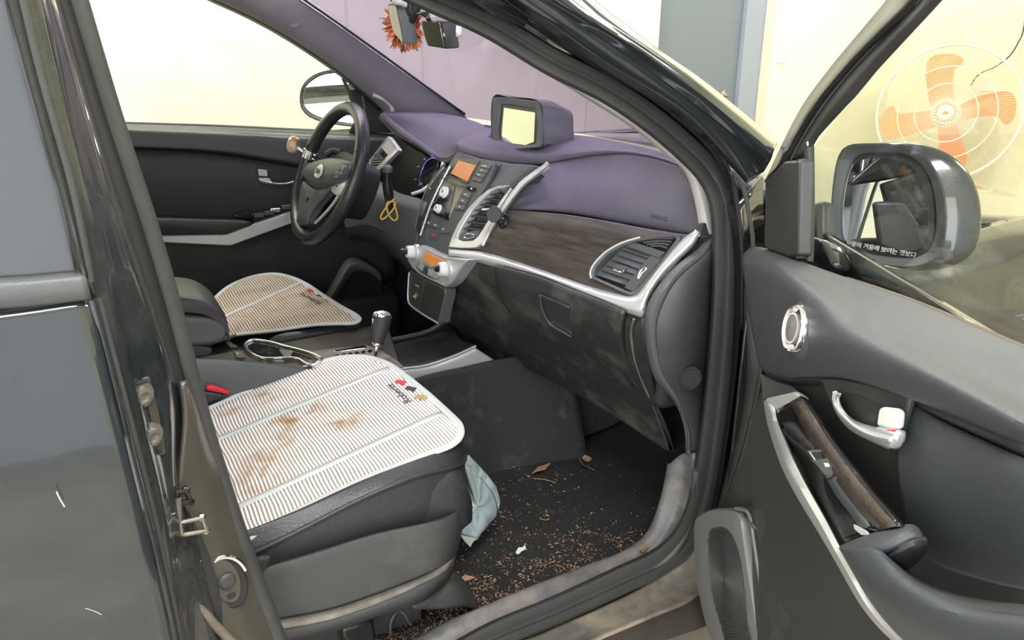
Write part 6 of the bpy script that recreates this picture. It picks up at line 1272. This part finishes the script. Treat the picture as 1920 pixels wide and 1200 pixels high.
# tweeter in chrome ring
tw = DK(.036); tc_ = tw.at(1493, 616)
rt = (tw.at(1493, 571)-tw.at(1493, 663)).length/2
tn = (DN+Vector((0, 0, .12))).normalized()
lathe('tweeter_surround', [(rt*1.38, -.014), (rt*1.25, -.004), (rt*1.0, .0)], tc_, tn, M['doorgrey'], dr_, 48, caps=False)
lathe('chrome_ring', [(rt*1.0, -.008), (rt*1.02, .002), (rt*.96, .006), (rt*.88, .003), (rt*.80, -.006), (rt*.78, -.008)], tc_, tn, M['chrome'], dr_, 56, caps=False)
lathe('tweeter_well', [(rt*.86, -.006), (rt*.6, -.010), (.001, -.010)], tc_, tn, M['rubber_dark'], dr_, 40, caps=False)
lathe('tweeter_grille', [(rt*.62, -.008), (rt*.64, .003), (rt*.58, .006), (rt*.3, .0075), (.001, .008)], tc_, tn, M['tweeter'], dr_, 48, caps=False)
for i in range(60):
    pass
V = []; F = []
for i in range(70):
    a = 2*math.pi*i/70; x, y, z = frame_of(tn); c = tc_+(x*math.cos(a)+y*math.sin(a))*rt*.60+tn*.0058; r = x*math.cos(a)+y*math.sin(a); t_ = tn.cross(r); b = len(V)
    V += [c-r*.0012-t_*.0006, c+r*.0012-t_*.0006, c+r*.0012+t_*.0006, c-r*.0012+t_*.0006, c+tn*.0012]; F += [(b, b+1, b+4), (b+1, b+2, b+4), (b+2, b+3, b+4), (b+3, b, b+4)]
stuff(mk('tweeter_teeth', V, F, M['silver'], dr_, 0))
# lower speaker
zs5 = lambda L: [(1280+a/3, 800+b/3) for a, b in L]
SPK = Pl(DK(.012).at(1370, 1080), DN*1.0+Vector((0, 0, .06))+DE*.15)
so_ = zs5([(110, 560), (130, 500), (200, 462), (300, 457), (360, 470), (385, 520), (400, 620), (430, 820), (470, 1080), (480, 1250), (260, 1300), (210, 1200), (160, 1040), (118, 800)])
loft('speaker_bulge', [SPK.pts(zs5([(300, 450), (420, 440), (520, 470), (620, 540), (700, 640), (755, 780), (760, 900), (720, 1030), (640, 1150), (600, 1250)]), -.004), SPK.pts(zs5([(330, 480), (420, 490), (500, 540), (570, 620), (620, 720), (650, 820), (650, 920), (620, 1030), (560, 1140), (530, 1250)]), .008),
                       SPK.pts(zs5([(385, 500), (410, 560), (425, 640), (440, 720), (455, 800), (460, 880), (466, 960), (472, 1050), (478, 1150), (484, 1250)]), .012)], M['doordark'], dr_, nu=40, nv=16, t=.006)
puff('speaker_panel', so_, .0, M['satin'], dr_, pl=SPK, n=70, ks=((1, -.012), (1, .008), (.97, .016), (.9, .018), (.4, .018), (.02, .018)))
gr = zs5([(150, 600), (180, 568), (230, 565), (270, 600), (310, 690), (335, 820), (350, 960), (360, 1100), (375, 1250), (260, 1260), (215, 1120), (170, 960), (150, 780)])
puff('speaker_grille', gr, .0185, M['grille'], dr_, pl=SPK, n=60, ks=((1, -.002), (1, .0), (.6, .0006), (.02, .0008)))
Pg = cat(SPK.pts(gr, .0195), 70, True); cg = sum(Pg, Vector())/70
cgr = SPK.at(*zs5([(235, 860)])[0], .0195)
V = []; F = []
ax_, ay_, az_ = frame_of(SPK.n)
for k in range(1, 46):
    r = .0042*k; n = 90
    for i in range(n):
        a = 2*math.pi*i/n; a2 = 2*math.pi*(i+.55)/n
        def q(a_, rr): return cgr+ax_*math.cos(a_)*rr+ay_*math.sin(a_)*rr
        c = q(a, r)
        # inside test in the plane
        ins = False; m_ = len(Pg); cx_, cy_ = (c-cgr).dot(ax_), (c-cgr).dot(ay_)
        for s in range(m_):
            A_, B_ = Pg[s]-cgr, Pg[(s+1) % m_]-cgr; x1, y1, x2, y2 = A_.dot(ax_), A_.dot(ay_), B_.dot(ax_), B_.dot(ay_)
            if (y1 > cy_) != (y2 > cy_) and cx_ < (x2-x1)*(cy_-y1)/(y2-y1)+x1: ins = not ins
        if not ins: continue
        b = len(V); a2 = 2*math.pi*(i+1)/n
        V += [q(a, r-.0011), q(a2, r-.0011), q(a2, r)+SPK.n*.0012, q(a, r)+SPK.n*.0012, q(a2, r+.0011), q(a, r+.0011)]
        F += [(b, b+1, b+2, b+3), (b+3, b+2, b+4, b+5)]
stuff(mk('grille_ribs', V, F, M['rubber_dark'], dr_, 30))
tube('speaker_highlight_edge', SPK.pts(zs5([(300, 460), (355, 472), (383, 520), (398, 620), (428, 820), (468, 1080), (478, 1220)]), .014), .003, M['satin'], dr_, n=40, res=8)
# window frame, sail panel, glass
wa = [(1433, 341, -.05), (1470, 262, -.055), (1506, 195, -.06), (1560, 122, -.07), (1620, 50, -.08), (1665, -5, -.09), (1700, -60, -.09)]
wb = [(1473, 300, -.035), (1500, 250, -.04), (1545, 180, -.045), (1600, 115, -.055), (1670, 45, -.065), (1720, -5, -.075), (1760, -60, -.075)]
wb2 = [(1483, 300, -.042), (1508, 252, -.047), (1552, 186, -.052), (1608, 118, -.062), (1678, 47, -.072), (1728, -5, -.08), (1768, -60, -.08)]
wc = [(1522, 273, -.05), (1545, 245, -.055), (1588, 198, -.06), (1640, 138, -.07), (1712, 60, -.08), (1772, -5, -.09), (1820, -60, -.09)]
loftD('window_frame', [wa, [((a+d)/2, (b+e)/2, (c+f)/2+.008) for (a, b, c), (d, e, f) in zip(wa, wb)], wb], 'frameblack', 40, 8, .012)
loftD('window_frame_inner', [wb2, [((a+d)/2, (b+e)/2, (c+f)/2+.004) for (a, b, c), (d, e, f) in zip(wb2, wc)], wc], 'rubber_dark', 40, 8, .012)
tube('frame_edge_line', D3(wb2), .0018, M['greyplastic'], dr_, n=40, res=6)
plate('frame_top_continuation', [dp(.52, 1.40, -.09), dp(.60, 1.44, -.09), dp(.9, 1.49, -.09), dp(1.06, 1.47, -.09), dp(1.08, 1.10, -.09), dp(1.02, 1.10, -.09), dp(1.0, 1.42, -.09), dp(.9, 1.44, -.09), dp(.62, 1.40, -.09), dp(.55, 1.365, -.09)], .02, M['gloss'], dr_, bw=.003) if False else None
plate('sail_panel', D3([(1434, 340, -.03), (1470, 302, -.03), (1495, 300, -.028), (1500, 300, -.028), (1496, 478, -.02), (1480, 484, -.02), (1440, 470, -.02), (1432, 462, -.022)]), .02, M['dashend'], dr_, bw=.004)
tube('division_bar', D3([(1503, 300, -.035), (1504, 380, -.035), (1502, 486, -.03)]), .0075, M['rubber'], dr_, n=16, res=10)
tube('division_bar', D3([(1517, 272, -.05), (1518, 380, -.05), (1516, 492, -.045)]), .007, M['rubber_dark'], dr_, n=16, res=10)
lathe('frame_screw', [(.004, 0), (.003, .0015), (.001, .002)], DK(-.03).at(1514, 271), DN, M['chrome'], dr_, 14)
PGl = DK(-.062)
plate('window_glass', [PGl.at(1518, 285), PGl.at(1588, 196), PGl.at(1712, 60), PGl.at(1772, -5), PGl.at(1830, -60), PGl.at(2100, -60), PGl.at(2100, 730), PGl.at(1940, 665), PGl.at(1810, 610), PGl.at(1700, 565), PGl.at(1590, 526), PGl.at(1518, 500)], .003, M['clear'], dr_, bw=0)
tube('belt_weatherstrip', D3([(1588, 524, -.052), (1640, 541, -.052), (1700, 562, -.052), (1770, 590, -.052), (1860, 628, -.052), (1940, 663, -.052)]), .0035, mat('brown_weatherstrip', (.10, .07, .055), .6), dr_, n=30, res=8)
# exterior mirror on the open door
MP2 = Pl(DK(-.24).at(1650, 390), Vector((-.96, -.24, .12)))
mo2 = [(1558, 400), (1562, 340), (1572, 292), (1592, 272), (1640, 269), (1700, 274), (1742, 300), (1768, 350), (1776, 410), (1768, 465), (1745, 492), (1700, 502), (1640, 494), (1585, 478), (1562, 455)]
mi2 = [(1578, 400), (1584, 345), (1596, 305), (1615, 290), (1650, 287), (1695, 291), (1728, 312), (1748, 355), (1754, 410), (1748, 455), (1728, 478), (1695, 484), (1640, 478), (1596, 466), (1580, 448)]
mt = cat(MP2.pts(mo2, .0), 60, True); cm = sum(mt, Vector())/60
ring('mirror_rim', MP2.pts(mo2), MP2.pts(mi2, -.008), .02, M['stack'], dr_, n=60, bw=.003)
plate('mirror_backing', MP2.pts(mi2, -.016), .004, M['rubber_dark'], dr_, curve=60, bw=0)
gi2 = [(1590, 400), (1596, 350), (1606, 315), (1622, 300), (1655, 297), (1690, 301), (1720, 320), (1738, 358), (1744, 408), (1739, 448), (1722, 470), (1692, 476), (1640, 471), (1603, 459), (1590, 445)]
mgl = plate('mirror_glass', MP2.pts([(1580+(a-1588)*1.03, b) for a, b in gi2], -.010), .003, M['mirror'], dr_, curve=60, bw=0)
a_, b_ = MP2.at(1585, 459, -.0085), MP2.at(1700, 480, -.0085)
xd = (b_-a_).normalized(); yd = MP2.n.cross(xd)
if yd.z < 0: yd = -yd
text('mirror_lettering', '사물이 거울에 보이는 것보다', .0098, a_, xd, yd, M['mark'], mgl, .0002)
rows = []; 
bk2 = Vector((.055, -.05, 0))
for off, k in ((0, 1.0), (.25, 1.03), (.6, .98), (.9, .80), (1.08, .5), (1.12, .05)):
    rows.append([cm+bk2*off+(p-cm)*k for p in mt])
loft('mirror_shell', rows, M['paint'], dr_, nu=60, nv=24, closed=True, t=0, sm=60)
lp = [(1770, 385), (1795, 380), (1805, 388), (1806, 410), (1795, 418), (1772, 416)]
PLn = Pl(MP2.at(1785, 400, -.022), Vector((-.5, -.8, .1)))
plate('indicator_lens', PLn.pts(lp), .02, M['amberlens'], dr_, bw=.003)
plate('mirror_foot', D3([(1524, 380, -.10), (1532, 378, -.12), (1541, 380, -.14), (1542, 470, -.14), (1540, 492, -.12), (1526, 494, -.08)]), .05, M['black'], dr_, back=-DN*.02, bw=.006)
plate('mirror_foot_base', D3([(1518, 440, -.07), (1545, 450, -.08), (1565, 488, -.08), (1562, 499, -.075), (1545, 503, -.07), (1518, 492, -.07)]), .03, M['paint'], dr_, bw=.006)
for o in list(bpy.data.objects):
    if '_w' in o: del o['_w']
    if o.name.startswith('dry_leaf'): o['group'] = 'dry leaves in the footwell'
    if o.name.startswith('straw_stem'): o['group'] = 'straw stems on the carpet'
    if o.name.startswith('seat_cover'): o['group'] = 'ribbed seat covers'
